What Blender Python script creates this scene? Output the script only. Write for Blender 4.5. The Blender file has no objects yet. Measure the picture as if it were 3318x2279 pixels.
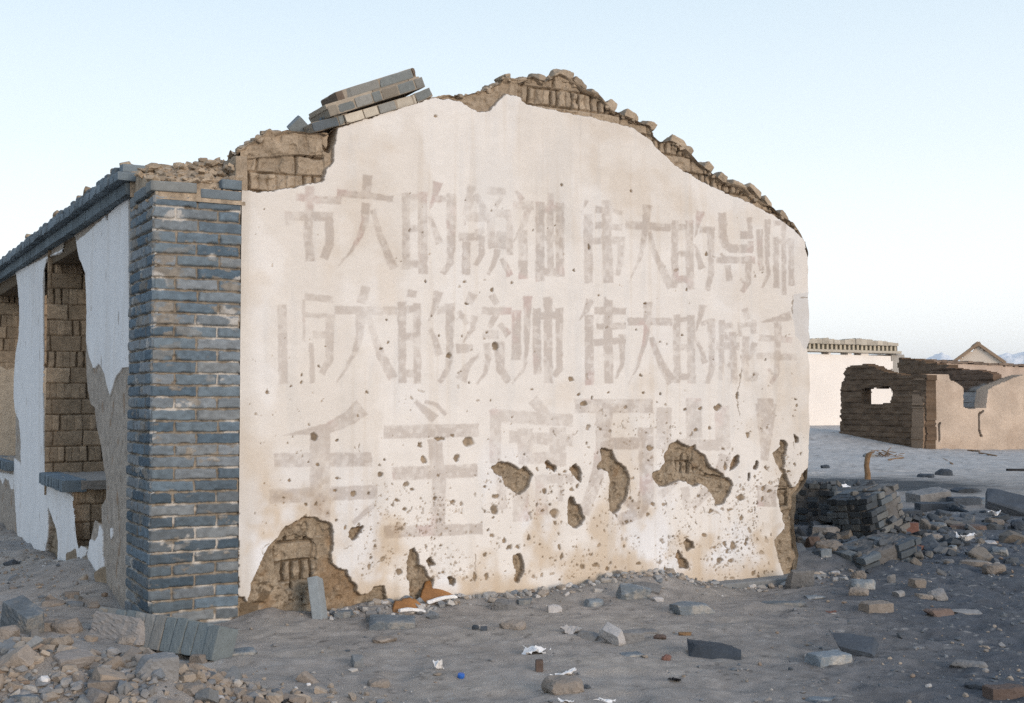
import bpy, math, random
import numpy as np
from mathutils import Vector, Matrix

# ------------------------------------------------------------------ camera, sky, sun
SC = bpy.context.scene
COL = SC.collection
SRC_W, SRC_H = 3318.0, 2279.0
FPX = 3950.0                        # focal length in photo pixels
CAM_H = 1.13                        # eye height over the foot of the brick pier
HORIZON = 1300.0                    # photo row of the horizon
PITCH = math.atan((HORIZON - SRC_H / 2) / FPX)

cam_d = bpy.data.cameras.new('camera')
cam_d.sensor_width = 36.0
cam_d.lens = 36.0 * FPX / SRC_W
cam_d.clip_start = 0.05
cam_d.clip_end = 60000.0
cam = bpy.data.objects.new('camera', cam_d)
COL.objects.link(cam)
cam.location = (0, 0, CAM_H)
cam.rotation_euler = (math.pi / 2 + PITCH, 0, 0)
SC.camera = cam

SUN_AZ = Vector((0.62, -0.785, 0)).normalized()     # towards the low glow behind the camera
SUN_EL = math.radians(11)
world = bpy.data.worlds.new('World')
SC.world = world
world.use_nodes = True
wn, wl = world.node_tree.nodes, world.node_tree.links
bg = wn['Background']
sky = wn.new('ShaderNodeTexSky')
sky.sky_type = 'NISHITA'
sky.sun_disc = False
sky.sun_elevation = SUN_EL
sky.sun_rotation = math.atan2(SUN_AZ.x, SUN_AZ.y)
sky.air_density = 1.0
sky.dust_density = 1.6
sky.ozone_density = 1.5
sky.altitude = 1100
# a pale twilight veil of colour mixed over the clear sky, its unseen top chosen to tint shade
tc = wn.new('ShaderNodeTexCoord')
sep = wn.new('ShaderNodeSeparateXYZ')
ramp = wn.new('ShaderNodeValToRGB')
wl.new(tc.outputs['Generated'], sep.inputs[0])
wl.new(sep.outputs['Z'], ramp.inputs['Fac'])
VEIL = 6.5
el = ramp.color_ramp.elements
el[0].position = 0.0; el[0].color = (0.98, 0.945, 0.905, 1)
el[1].position = 0.10; el[1].color = (0.86, 0.872, 0.872, 1)
e = el.new(0.20); e.color = (0.68, 0.745, 0.775, 1)
e = el.new(0.31); e.color = (0.55, 0.64, 0.70, 1)
e = el.new(0.55); e.color = (0.36, 0.46, 0.60, 1)
e = el.new(1.0); e.color = (0.31, 0.41, 0.57, 1)
sc_v = wn.new('ShaderNodeVectorMath'); sc_v.operation = 'SCALE'; sc_v.inputs['Scale'].default_value = VEIL
wl.new(ramp.outputs['Color'], sc_v.inputs[0])
mixw = wn.new('ShaderNodeMix'); mixw.data_type = 'RGBA'
mixw.inputs['Factor'].default_value = 0.88
wl.new(sky.outputs['Color'], mixw.inputs['A'])
wl.new(sc_v.outputs['Vector'], mixw.inputs['B'])
wl.new(mixw.outputs['Result'], bg.inputs['Color'])
bg.inputs['Strength'].default_value = 0.12

sun_d = bpy.data.lights.new('sun', 'SUN')
sun_d.energy = 1.5
sun_d.angle = math.radians(28)
sun_d.color = (1.0, 0.84, 0.70)
sun = bpy.data.objects.new('sun', sun_d)
COL.objects.link(sun)
sdir = Vector((SUN_AZ.x * math.cos(SUN_EL), SUN_AZ.y * math.cos(SUN_EL), math.sin(SUN_EL)))
sun.rotation_euler = sdir.to_track_quat('Z', 'Y').to_euler()
sun.location = (4, -4, 6)

SC.view_settings.view_transform = 'Standard'
SC.view_settings.look = 'None'
SC.view_settings.gamma = 1.0
SC.view_settings.use_curve_mapping = False
SC.view_settings.exposure = 0.95
SC.render.engine = 'CYCLES'
SC.cycles.use_denoising = False
SC.cycles.max_bounces = 6
SC.cycles.diffuse_bounces = 4

# ------------------------------------------------------------------ noise
def _h(ix, iy, iz, seed):
    with np.errstate(over='ignore'):
        n = (ix.astype(np.int64) * 374761393 + iy.astype(np.int64) * 668265263 + iz.astype(np.int64) * 2147483647 + seed * 1274126177) & 0xFFFFFFFF
        n = ((n ^ (n >> 13)) * 1274126177) & 0xFFFFFFFF
        n = n ^ (n >> 16)
        n = (n * 2246822519) & 0xFFFFFFFF
        n = n ^ (n >> 15)
    return n.astype(np.float64) / 4294967295.0

def vnoise(x, y, seed=0):
    x = np.asarray(x, float); y = np.asarray(y, float)
    xf = np.floor(x); yf = np.floor(y); fx = x - xf; fy = y - yf
    ix = xf.astype(np.int64); iy = yf.astype(np.int64); z = np.zeros_like(ix)
    u = fx * fx * (3 - 2 * fx); v = fy * fy * (3 - 2 * fy)
    a = _h(ix, iy, z, seed); b = _h(ix + 1, iy, z, seed); c = _h(ix, iy + 1, z, seed); d = _h(ix + 1, iy + 1, z, seed)
    return (a + (b - a) * u) * (1 - v) + (c + (d - c) * u) * v

def fbm(x, y, octv=4, seed=0, gain=0.5):
    s = 0; a = 1.0; t = 0; f = 1.0
    for o in range(octv):
        s = s + a * (vnoise(np.asarray(x) * f + 17.3 * o, np.asarray(y) * f - 9.1 * o, seed + o * 31) * 2 - 1)
        t += a; a *= gain; f *= 2.03
    return s / t

def vnoise3(p, seed=0):
    pf = np.floor(p); f = p - pf; i = pf.astype(np.int64); u = f * f * (3 - 2 * f)
    r = 0
    for dx in (0, 1):
        for dy in (0, 1):
            for dz in (0, 1):
                w = (u[:, 0] if dx else 1 - u[:, 0]) * (u[:, 1] if dy else 1 - u[:, 1]) * (u[:, 2] if dz else 1 - u[:, 2])
                r = r + w * _h(i[:, 0] + dx, i[:, 1] + dy, i[:, 2] + dz, seed)
    return r

def fbm3(p, octv=3, seed=0):
    s = 0; a = 1.0; t = 0; f = 1.0
    for o in range(octv):
        s = s + a * (vnoise3(p * f + 11.7 * o, seed + o * 57) * 2 - 1); t += a; a *= .5; f *= 2.07
    return s / t

def sstep(a, b, x):
    t = np.clip((x - a) / (b - a), 0, 1)
    return t * t * (3 - 2 * t)

def lerp(a, b, m):
    return a + (np.asarray(b) - a) * m[..., None]

# ------------------------------------------------------------------ mesh building
def make_mesh(name, V, F, col=None, smooth=True, nrm=None):
    V = np.ascontiguousarray(V, dtype=np.float32)
    F = [np.asarray(f, dtype=np.int32) for f in (F if isinstance(F, list) else [F]) if len(f)]
    me = bpy.data.meshes.new(name)
    loops = np.concatenate([f.ravel() for f in F])
    sizes = np.concatenate([np.full(len(f), f.shape[1], np.int32) for f in F])
    starts = np.concatenate([[0], np.cumsum(sizes)[:-1]]).astype(np.int32)
    me.vertices.add(len(V)); me.vertices.foreach_set('co', V.ravel())
    me.loops.add(len(loops)); me.loops.foreach_set('vertex_index', loops)
    me.polygons.add(len(sizes)); me.polygons.foreach_set('loop_start', starts)
    me.polygons.foreach_set('use_smooth', np.full(len(sizes), bool(smooth)))
    me.update(calc_edges=True)
    if col is not None:
        a = me.attributes.new('col', 'FLOAT_COLOR', 'POINT')
        c = np.ones((len(V), 4), np.float32); c[:, :3] = col
        a.data.foreach_set('color', c.ravel())
    if nrm is not None:
        me.normals_split_custom_set_from_vertices(np.asarray(nrm, np.float32).tolist())
    me.validate()
    return me

def obj(name, me, mats=None, parent=None, loc=None):
    o = bpy.data.objects.new(name, me)
    COL.objects.link(o)
    if mats is not None:
        for m in (mats if isinstance(mats, (list, tuple)) else [mats]):
            me.materials.append(m)
    if parent is not None: o.parent = parent
    if loc is not None: o.location = loc
    return o

def tag(o, label=None, cat=None, group=None, kind=None):
    if label: o['label'] = label
    if cat: o['category'] = cat
    if group: o['group'] = group
    if kind: o['kind'] = kind
    return o

def empty(name, loc=(0, 0, 0)):
    o = bpy.data.objects.new(name, None)
    o.empty_display_size = 0.1
    o.location = loc
    COL.objects.link(o)
    return o

def grid_faces(nu, nv):
    i = np.arange(nu - 1)[:, None] * nv + np.arange(nv - 1)[None, :]
    return np.stack([i, i + nv, i + nv + 1, i + 1], -1).reshape(-1, 4)

def grid_normals(P, flip=False):
    du = np.gradient(P, axis=0); dv = np.gradient(P, axis=1)
    n = np.cross(du, dv); n /= np.linalg.norm(n, axis=-1, keepdims=True) + 1e-12
    return -n if flip else n

def submesh(V, F, col=None, nrm=None):
    used = np.unique(F)
    mp = np.full(len(V), -1, np.int64); mp[used] = np.arange(len(used))
    return V[used], mp[F], (None if col is None else col[used]), (None if nrm is None else nrm[used])

_BOXC = {}
def box_grid(n):
    """unit cube surface with n cells per edge, shared vertices"""
    if n in _BOXC: return _BOXC[n]
    ids = {}; V = []; F = []
    def vid(p):
        k = tuple(int(round(c * n)) for c in p)
        if k not in ids:
            ids[k] = len(V); V.append([c / n * 2 - 1 for c in k])
        return ids[k]
    for ax in range(3):
        for sgn in (0, 1):
            a, b = [(1, 2), (2, 0), (0, 1)][ax]
            for i in range(n):
                for j in range(n):
                    q = []
                    for (di, dj) in ((0, 0), (1, 0), (1, 1), (0, 1)):
                        p = [0, 0, 0]; p[ax] = sgn; p[a] = (i + di) / n; p[b] = (j + dj) / n
                        q.append(vid(p))
                    F.append(q if sgn else q[::-1])
    _BOXC[n] = (np.array(V, float), np.array(F, np.int64))
    return _BOXC[n]

def rough_box(dims, n=5, rnd=0.06, amp=0.02, cuts=0, seed=0, freq=3.0, cutdepth=(0.55, 0.95), grit=0.0):
    """a chipped, slightly lumpy block centred at the origin; amp, rnd and grit relative to the smallest side"""
    rg = np.random.RandomState(seed)
    V, F = box_grid(n)
    d = np.array(dims, float) / 2
    m = d.min() * 2
    r = rnd * m
    P = V * d
    inner = np.clip(P, -(d - r), d - r)
    off = P - inner
    L = np.linalg.norm(off, axis=1, keepdims=True)
    P = np.where(L > 1e-9, inner + off / np.maximum(L, 1e-9) * np.minimum(L, r), P)
    for c in range(cuts):
        nv = rg.normal(size=3) * (d.min() / d) ** .35; nv /= np.linalg.norm(nv)
        h = np.abs(nv * d).sum() * rg.uniform(*cutdepth)
        dist = P @ nv - h
        P = P - np.clip(dist, 0, None)[:, None] * nv
    N = P / d ** 2; N /= np.linalg.norm(N, axis=1, keepdims=True) + 1e-9
    q = P / (m * 2.2) * freq
    P = P + N * (amp * m * (fbm3(q + seed * 3.7, 3, seed)))[:, None]
    if grit:
        g = fbm3(P / m * 4.5 + seed * 1.3, 3, seed + 9)
        P = P + N * (grit * m * (np.abs(g) * 1.6 - .35))[:, None]
    return P, F

class MB:
    """collects pieces into one mesh with a colour attribute"""
    def __init__(s): s.V = []; s.Q = []; s.T = []; s.C = []; s.n = 0
    def add(s, V, F, col):
        V = np.asarray(V, float); F = np.asarray(F)
        col = np.asarray(col, float)
        if col.ndim == 1: col = np.tile(col, (len(V), 1))
        s.V.append(V); s.C.append(col)
        (s.Q if F.shape[1] == 4 else s.T).append(F + s.n); s.n += len(V)
    def mesh(s, name, smooth=False):
        F = []
        if s.Q: F.append(np.concatenate(s.Q))
        if s.T: F.append(np.concatenate(s.T))
        return make_mesh(name, np.concatenate(s.V), F, np.concatenate(s.C), smooth)

def rotm(rx, ry, rz):
    return np.array(Matrix.Rotation(rz, 3, 'Z') @ Matrix.Rotation(ry, 3, 'Y') @ Matrix.Rotation(rx, 3, 'X'))

def in_poly(px, py, poly):
    poly = np.asarray(poly, float)
    res = np.zeros(px.shape, bool)
    bx = (px >= poly[:, 0].min() - 1) & (px <= poly[:, 0].max() + 1) & (py >= poly[:, 1].min() - 1) & (py <= poly[:, 1].max() + 1)
    x = px[bx]; y = py[bx]
    c = np.zeros(x.shape, bool)
    n = len(poly)
    for i in range(n):
        x1, y1 = poly[i]; x2, y2 = poly[(i + 1) % n]
        if y1 == y2: continue
        c ^= ((y1 > y) != (y2 > y)) & (x < (x2 - x1) * (y - y1) / (y2 - y1) + x1)
    res[bx] = c
    return res

# ------------------------------------------------------------------ materials
def nt(m):
    m.use_nodes = True
    return m.node_tree.nodes, m.node_tree.links

def mat(name, color=None, rough=0.9, var=0.25, scale=8.0, bump=0.3, bscale=60.0, fine=0.12, objvar=0.0, spec=0.25, blotch=None, bdist=0.01):
    """rough mineral surface: colour (own or per-vertex) with two scales of mottling and a grainy bump"""
    m = bpy.data.materials.new(name)
    N, L = nt(m)
    b = N['Principled BSDF']
    b.inputs['Roughness'].default_value = rough
    b.inputs['Specular IOR Level'].default_value = spec
    tcn = N.new('ShaderNodeTexCoord')
    n1 = N.new('ShaderNodeTexNoise'); n1.inputs['Scale'].default_value = scale; n1.inputs['Detail'].default_value = 6; n1.inputs['Roughness'].default_value = 0.62
    n2 = N.new('ShaderNodeTexNoise'); n2.inputs['Scale'].default_value = bscale * 2.3; n2.inputs['Detail'].default_value = 3
    n3 = N.new('ShaderNodeTexNoise'); n3.inputs['Scale'].default_value = bscale; n3.inputs['Detail'].default_value = 5; n3.inputs['Roughness'].default_value = 0.65
    for n in (n1, n2, n3): L.new(tcn.outputs['Object'], n.inputs['Vector'])
    if color is None:
        at = N.new('ShaderNodeAttribute'); at.attribute_name = 'col'; src = at.outputs['Color']
    else:
        rgb = N.new('ShaderNodeRGB'); rgb.outputs[0].default_value = (*color, 1); src = rgb.outputs[0]
    if blotch is not None:
        nb = N.new('ShaderNodeTexNoise'); nb.inputs['Scale'].default_value = scale * 0.8; nb.inputs['Detail'].default_value = 7; nb.inputs['Roughness'].default_value = .7
        L.new(tcn.outputs['Object'], nb.inputs['Vector'])
        rp = N.new('ShaderNodeValToRGB'); rp.color_ramp.elements[0].position = .5; rp.color_ramp.elements[1].position = .62
        L.new(nb.outputs['Fac'], rp.inputs['Fac'])
        mb = N.new('ShaderNodeMix'); mb.data_type = 'RGBA'
        L.new(rp.outputs['Color'], mb.inputs['Factor']); L.new(src, mb.inputs['A']); mb.inputs['B'].default_value = (*blotch, 1)
        src = mb.outputs['Result']
    def mult(src, fac_socket, lo, hi):
        mr = N.new('ShaderNodeMapRange'); mr.inputs['From Min'].default_value = .25; mr.inputs['From Max'].default_value = .75
        mr.inputs['To Min'].default_value = lo; mr.inputs['To Max'].default_value = hi
        L.new(fac_socket, mr.inputs['Value'])
        vm = N.new('ShaderNodeVectorMath'); vm.operation = 'SCALE'
        L.new(src, vm.inputs[0]); L.new(mr.outputs['Result'], vm.inputs['Scale'])
        return vm.outputs['Vector']
    src = mult(src, n1.outputs['Fac'], 1 - var, 1 + var)
    src = mult(src, n2.outputs['Fac'], 1 - fine, 1 + fine)
    if objvar:
        oi = N.new('ShaderNodeObjectInfo')
        mr = N.new('ShaderNodeMapRange'); mr.inputs['To Min'].default_value = 1 - objvar; mr.inputs['To Max'].default_value = 1 + objvar
        L.new(oi.outputs['Random'], mr.inputs['Value'])
        vm = N.new('ShaderNodeVectorMath'); vm.operation = 'SCALE'
        L.new(src, vm.inputs[0]); L.new(mr.outputs['Result'], vm.inputs['Scale']); src = vm.outputs['Vector']
    L.new(src, b.inputs['Base Color'])
    if bump:
        bp = N.new('ShaderNodeBump'); bp.inputs['Strength'].default_value = bump; bp.inputs['Distance'].default_value = bdist
        L.new(n3.outputs['Fac'], bp.inputs['Height']); L.new(bp.outputs['Normal'], b.inputs['Normal'])
    return m

M = {}
M['plaster'] = mat('lime_plaster', None, .92, .05, 6, .14, 90, .07, bdist=.004)
M['mudwall'] = mat('mud_brick', None, .95, .20, 14, .9, 55, .22, bdist=.010)
M['brick'] = mat('grey_brick', None, .9, .14, 22, .6, 110, .16, bdist=.004)
M['ground'] = mat('sandy_ground', None, .97, .18, 4, 1.0, 130, .30, bdist=.011)
M['gravel'] = mat('gravel', None, .92, .2, 30, .4, 90, .12)
M['slate'] = mat('blue_grey_brick', (.16, .185, .205), .85, .3, 9, .5, 60, .15, .25, blotch=(.30, .285, .26))
M['dark'] = mat('charcoal_brick', (.055, .065, .078), .85, .3, 9, .5, 60, .15, .25)
M['tan'] = mat('tan_mud_stone', (.245, .212, .182), .95, .25, 10, .7, 50, .15, .22)
M['grey'] = mat('dusty_grey_stone', (.215, .21, .205), .93, .25, 10, .6, 50, .15, .2)
M['pale'] = mat('pale_lime_stone', (.42, .40, .385), .93, .2, 14, .5, 60, .1, .12)
M['red'] = mat('red_brick', (.165, .088, .07), .9, .25, 12, .5, 60, .12, .2)
M['rust'] = mat('red_brown_brick', (.14, .103, .086), .9, .25, 12, .5, 60, .12, .2)
M['white'] = mat('white_scrap', (.74, .73, .72), .7, .12, 14, .3, 40, .05, .05)
M['orange'] = mat('ochre_glaze', (.27, .125, .04), .6, .35, 12, .3, 40, .1, spec=.4)
M['black'] = mat('black_rubber', (.012, .012, .014), .6, .2, 14, .1, 40, .05)
M['wood'] = mat('weathered_wood', (.21, .13, .07), .85, .35, 18, .6, 60, .15)
M['blue'] = mat('blue_plastic', (.03, .12, .42), .4, .1, 14, 0, 40, .03)
M['farwhite'] = mat('whitewashed_wall', None, .9, .05, .6, .1, 8, .03)
M['farmud'] = mat('far_mud_wall', None, .95, .12, 1.6, .5, 10, .12, bdist=.05)
M['snow'] = None

# ------------------------------------------------------------------ the frame of the ruined house
TH = math.radians(29.6)
DF = np.array([math.cos(TH), math.sin(TH), 0.0])        # along the gable wall, to the right
DB = np.array([-math.sin(TH), math.cos(TH), 0.0])       # into the house
DZ = np.array([0, 0, 1.0])
C0 = np.array([-1.924, 6.5, 0.0])                        # outer foot of the brick pier
S_P = 0.484                                              # pier width
T_P = 0.56                                               # pier depth
S_E = 4.68                                               # right end of the gable wall
cp, sp_ = math.cos(PITCH), math.sin(PITCH)
FWD = np.array([0, cp, sp_]); UPV = np.array([0, -sp_, cp]); RT = np.array([1.0, 0, 0])
EYE = np.array([0, 0, CAM_H])

def W(s, n, z):
    """house coordinates (along the gable, into the house, up) to world"""
    s = np.asarray(s, float)[..., None]; n = np.asarray(n, float)[..., None]; z = np.asarray(z, float)[..., None]
    return C0 + s * DF + n * DB + z * DZ

def project(P):
    d = P - EYE
    f = d @ FWD
    return SRC_W / 2 + FPX * (d @ RT) / f, SRC_H / 2 - FPX * (d @ UPV) / f

def ray(px, py):
    return RT * (px - SRC_W / 2) / FPX + UPV * (SRC_H / 2 - py) / FPX + FWD

def on_plane(px, py, P0, nrm):
    r = ray(px, py)
    k = ((P0 - EYE) @ nrm) / (r @ nrm)
    return EYE + k * r

def gable_sz(px, py, n=0.0):
    p = on_plane(px, py, C0 + DB * n, DB) - C0
    return float(p @ DF), float(p[2])

def facade_tz(px, py, k=0.0):
    p = on_plane(px, py, C0 + DF * k, DF) - C0
    return float(p @ DB), float(p[2])

Q2 = SRC_W / 2324.0                                      # overview-to-photo scale
FR = {'O': (0, 0, 1 / Q2),
      'A': (880, 540, 3.99), 'B': (1360, 540, 3.99), 'C': (1840, 600, 3.99), 'D': (2140, 620, 3.99),
      'E': (860, 900, 3.99), 'F': (1360, 900, 3.99), 'G': (1840, 900, 3.99), 'H': (2140, 930, 3.99),
      'I': (840, 1260, 3.325), 'J': (1200, 1260, 3.325), 'K': (1560, 1260, 3.325), 'L': (2050, 1260, 3.325),
      'P': (760, 1640, 2.1933), 'Q': (1260, 1600, 2.1933), 'R': (1860, 1560, 2.1933), 'S': (2400, 1350, 1.643),
      'U': (0, 560, 2.129), 'V': (0, 1250, 2.129), 'X': (1000, 180, 2.632), 'Y': (2550, 1050, 3.026)}

def px_(fr, x, y):
    ox, oy, s = FR[fr]
    return ox + x / s, oy + y / s

def poly(fr, txt):
    out = []
    for w in txt.split():
        if w[0].isalpha(): fr = w; continue
        a, b = w.split(',')
        out.append(px_(fr, float(a), float(b)))
    return out

# ------------------------------------------------------------------ mud brick pattern
def adobe(u, z, seed=0, course=0.125, L=0.235, thin=0.058, wob=0.012, first=0, openj=.45):
    """relief (0 face .. -1 joint) and a tone per brick for courses of flat bricks and bricks on edge"""
    uu = u + wob * fbm(u * 9, z * 9, 3, seed + 5)
    zz = z + wob * .6 * fbm(u * 7 + 40, z * 7, 3, seed + 6)
    row = np.floor(zz / course).astype(int)
    fz = zz / course - row
    flat = ((row + first) % 2 == 0)
    off = _h(row, row * 0, row * 0, seed) * L
    w = np.where(flat, L, thin)
    q = (uu + off) / w
    ci = np.floor(q).astype(int); fx = q - ci
    jid = np.where(fx < .5, ci, ci + 1)
    ex = np.minimum(fx, 1 - fx) * w
    ez = np.minimum(fz, 1 - fz) * course
    rj = _h(jid, row, row * 0, seed + 3)
    openness = np.where(flat, .35 + .65 * rj, np.where(rj < openj, 1.0, .10 + .3 * rj))
    jw = np.where(flat, .006, np.where(rj < openj, .009, .003)) * (.5 + 1.4 * vnoise(u * 25, z * 25, seed + 9))
    tone = _h(ci, row, row * 0, seed + 77)
    rx = sstep(0, 1, ex / (jw + .004)); rz = sstep(0, 1, ez / (.005 * (.3 + 1.6 * vnoise(u * 18, z * 18, seed + 10)) + .004))
    rel = np.minimum(1 - (1 - rx) * openness, 1 - (1 - rz) * (.35 + .65 * vnoise(u * 9, z * 22, seed + 11)))
    return rel - 1, tone

# ------------------------------------------------------------------ the painted slogan, stroke by stroke
GLYPHS = [
 ('A', .85, '490,250 485,600 470,880 500,1225:105 | 325,390 600,430 900,440:90 | 175,640 500,640 790,650:112 | 745,690 755,1010 670,1190:105 | 195,690 195,760:30'),
 ('A', .9, '1240,115 1225,330 1215,400:112 | 845,340 1060,365 1320,380 1570,425:85-75 | 1225,470 1205,720 1140,910 1010,1120 865,1280:112-14 | 1310,560 1400,880 1480,1070 1580,1320:60-110'),
 ('B', .95, '-180,340 -175,1330:90 | 40,330 40,1390:112 | -190,-150 -190,-150:2 | -190,395 40,400:70 | -180,805 40,805:80 | -180,1265 40,1260:90 | 235,200 205,360 130,545:110-20 | 195,430 430,405:75 | 405,355 405,1050 390,1250 295,1390:125-70 | 130,650 195,810 250,995:45-95'),
 ('B', .9, '670,245 625,420 560,625:95-45 | 725,360 800,500 830,600:70-95 | 700,390 620,560:40-70 | 590,645 870,655:115 | 585,690 590,760:25 | 500,915 800,905:95 | 765,800 790,880:110 | 600,970 600,1400:95 | 800,900 800,1130 725,1275:85-60 | 870,310 1110,320:85 | 1080,375 975,525:45-75 | 855,600 1175,620:95 | 915,560 920,820 930,1060:105-85 | 1140,590 1170,870 1165,1140:75 | 1070,840 1040,1060:150 | 1010,1070 960,1260 880,1395:85-40 | 1055,1190 1120,1300 1165,1410:55-90'),
 ('B', .95, '1245,315 1330,440:40-75 | 1210,505 1475,500:100 | 1425,460 1360,690 1300,820 1210,975:110-18 | 1330,820 1340,1455:112 | 1555,455 1555,1485:105 | 1812,470 1812,1425:100 | 1690,345 1690,1340:75 | 1510,545 1860,550:85 | 1555,930 1815,925:70 | 1555,1370 1815,1365:95'),
 ('C', .9, '245,195 180,360:45-15 | 260,375 265,1265:105 | 510,195 500,640 520,1265:112-125 | 360,320 540,325 705,365:85-50 | 355,520 705,550:85 | 300,720 725,715:85 | 690,670 690,980 640,1165:95-60'),
 ('C', 1, '1030,255 1005,490 985,700 925,960 850,1120 778,1285:112-8 | 745,510 1330,552:95 | 1060,600 1110,850 1190,1030 1335,1320:45-112'),
 ('C', 1, '1385,455 1385,1335:82 | 1570,460 1580,1345:98 | 1385,545 1575,545:65 | 1385,885 1575,885:70 | 1385,1225 1575,1220:90 | 1720,340 1690,480 1645,675:100-15 | 1715,575 1895,580:80 | 1850,545 1850,1150 1800,1360:88-60 | 1640,765 1700,950 1735,1085:30-85'),
 ('D', .95, '800,285 805,560 830,680 910,745 1190,745:100 | 1150,340 1160,610:60 | 1030,570 1175,570:95 | 1160,650 1165,770:70 | 720,890 1225,890:80 | 785,800 850,890:30-60 | 865,955 890,1160:75 | 1145,840 1130,1180 1050,1305:85-60 | 1035,1140 1095,1200:30'),
 ('D', .9, '1280,495 1290,900 1312,1025:78-55 | 1380,365 1380,900 1395,1080 1315,1250:75-35 | 1460,420 1610,400:55 | 1590,385 1592,1335:55 | 1490,595 1495,1245:70 | 1685,605 1690,1225:68 | 1490,655 1690,650:60'),
 ('E', .7, '215,350 225,900 235,1370:110 | 515,245 880,285:80 | 500,280 500,820:35 | 480,480 900,500:55 | 620,735 860,735:85 | 840,480 830,1060 730,1245:115-80 | 595,850 610,1360:60'),
 ('E', .75, '1300,115 1245,330:115 | 895,420 1705,430:100 | 1240,470 1220,750 1150,980 1060,1140 925,1355:130-15 | 1335,490 1420,800 1500,1020 1650,1300:60-130'),
 ('E', .9, '1765,315 1770,1365:100 | 1960,330 1965,1370:90 | 1765,410 1965,410:90 | 1765,765 1965,765:85 | 1765,1240 1965,1235:90 | 1900,165 1885,255:110 | F 235,180 205,350 120,560:120-20 | 220,430 400,400:80 | 390,335 390,830 390,1000 365,1190 255,1355:122-60 | 130,670 200,800 255,1005:50-100'),
 ('F', .9, '690,200 630,340:125-80 | 510,430 610,600:60 | 710,495 685,660 565,835:95-25 | 475,920 690,905:115-90 | 530,1330 600,1170 770,985:150-20 | 925,225 1000,340:80 | 800,430 1185,430:90 | 995,460 900,645:90-60 | 815,730 1015,735:100 | 1035,600 1155,745:65-90 | 870,850 890,1050 850,1240 735,1375:95-20 | 1030,830 1040,1180 1155,1350:120-95'),
 ('F', .9, '1250,425 1250,1065:112 | 1395,240 1385,900 1355,1160 1200,1375:105-20 | 1655,255 1665,1365:105 | 1510,400 1520,1255:95 | 1800,395 1810,1180 1745,1275:92-70 | 1465,490 1845,490:90'),
 ('G', .95, '290,285 235,420 145,560:105-10 | 270,480 280,1390:105 | 520,290 520,880 530,1365:108 | 345,425 750,440:85 | 370,635 755,625:78 | 335,845 745,810:85 | 700,735 700,1120 615,1310:92-25 | 470,250 480,300:30'),
 ('G', 1, '1035,320 1025,640 1005,810 955,960 890,1180 785,1370:108-8 | 775,565 1345,570:92 | 1075,770 1140,960 1210,1130 1350,1360:55-125'),
 ('G', .9, '1405,485 1415,1365:85 | 1585,490 1600,1365:98 | 1405,545 1590,545:60 | 1410,905 1595,900:75 | 1415,1285 1600,1285:75 | 1740,355 1710,500 1650,700:92-15 | 1720,595 1860,565:60 | 1850,540 1865,1180 1795,1370:92-60 | 1630,765 1720,920 1775,1110:35-75'),
 ('H', .8, '790,430 790,1020 765,1190:75-60 | 930,585 950,1250:82 | 755,510 935,500:75 | 720,760 1015,770:90 | 830,590 875,700:50 | 880,990 930,1030:60 | 1085,285 1135,425:75 | 1010,500 1235,480:60 | 1210,425 1200,600:60 | 1020,490 1035,645:40 | 1100,645 1090,1060:90 | 1215,720 1170,880 1085,985:75-50 | 1080,1050 1130,1190 1215,1180 1225,1110:70'),
 ('H', .85, '1690,375 1550,410 1310,455:115-22 | 1275,660 1700,690:78 | 1245,890 1755,910:78 | 1510,450 1510,1000 1500,1130 1425,1245:92-55 | 1395,1060 1455,1130:30'),
 ('I', .82, '1110,200 960,320 740,425 250,505:185-10 | 160,770 1212,762:142 | 110,1165 1270,1110:142 | 655,470 655,1420:205 | 1245,1240 1010,1450:50'),
 ('J', .84, '480,135 620,260 700,330:40-110 | 590,140 720,180 810,285:40 | 150,468 1165,445:130 | 240,920 1150,880:132 | 690,540 740,1000 720,1510:140 | 150,1545 340,1540:130 | 340,1540 1210,1510:110'),
 ('K', .66, '555,115 690,280:120-100 | 110,285 980,345:125 | 150,230 150,800:115 | 200,900 230,1300:90 | 300,515 980,560:120 | 470,430 470,720:150 | 820,420 820,830:165 | 400,760 900,730:110 | 590,975 985,965:90 | 420,1090 430,1430:165 | 640,940 655,1360:120 | 850,940 850,1210:50'),
 ('K', .9, '1000,185 1845,185:140 | 1320,250 1310,620 1240,960 1100,1350:165-110 | 1370,590 1760,590:120 | 1765,420 1785,1170 1700,1330 1480,1430:160-120 | 1560,1200 1700,1320:100'),
 ('L', .66, '335,205 335,650:152 | 655,100 665,530:158 | 960,185 970,650:148 | 300,600 1000,610:110 | 300,1150 480,980:70 | 1000,715 900,1000 640,1270:120-90 | 560,1060 590,1290:85'),
 ('L', .92, '1430,165 1430,440 1420,770:215-70 | 1430,105 1430,200:160 | 1445,1050 1445,1270:190'),
]

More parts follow.
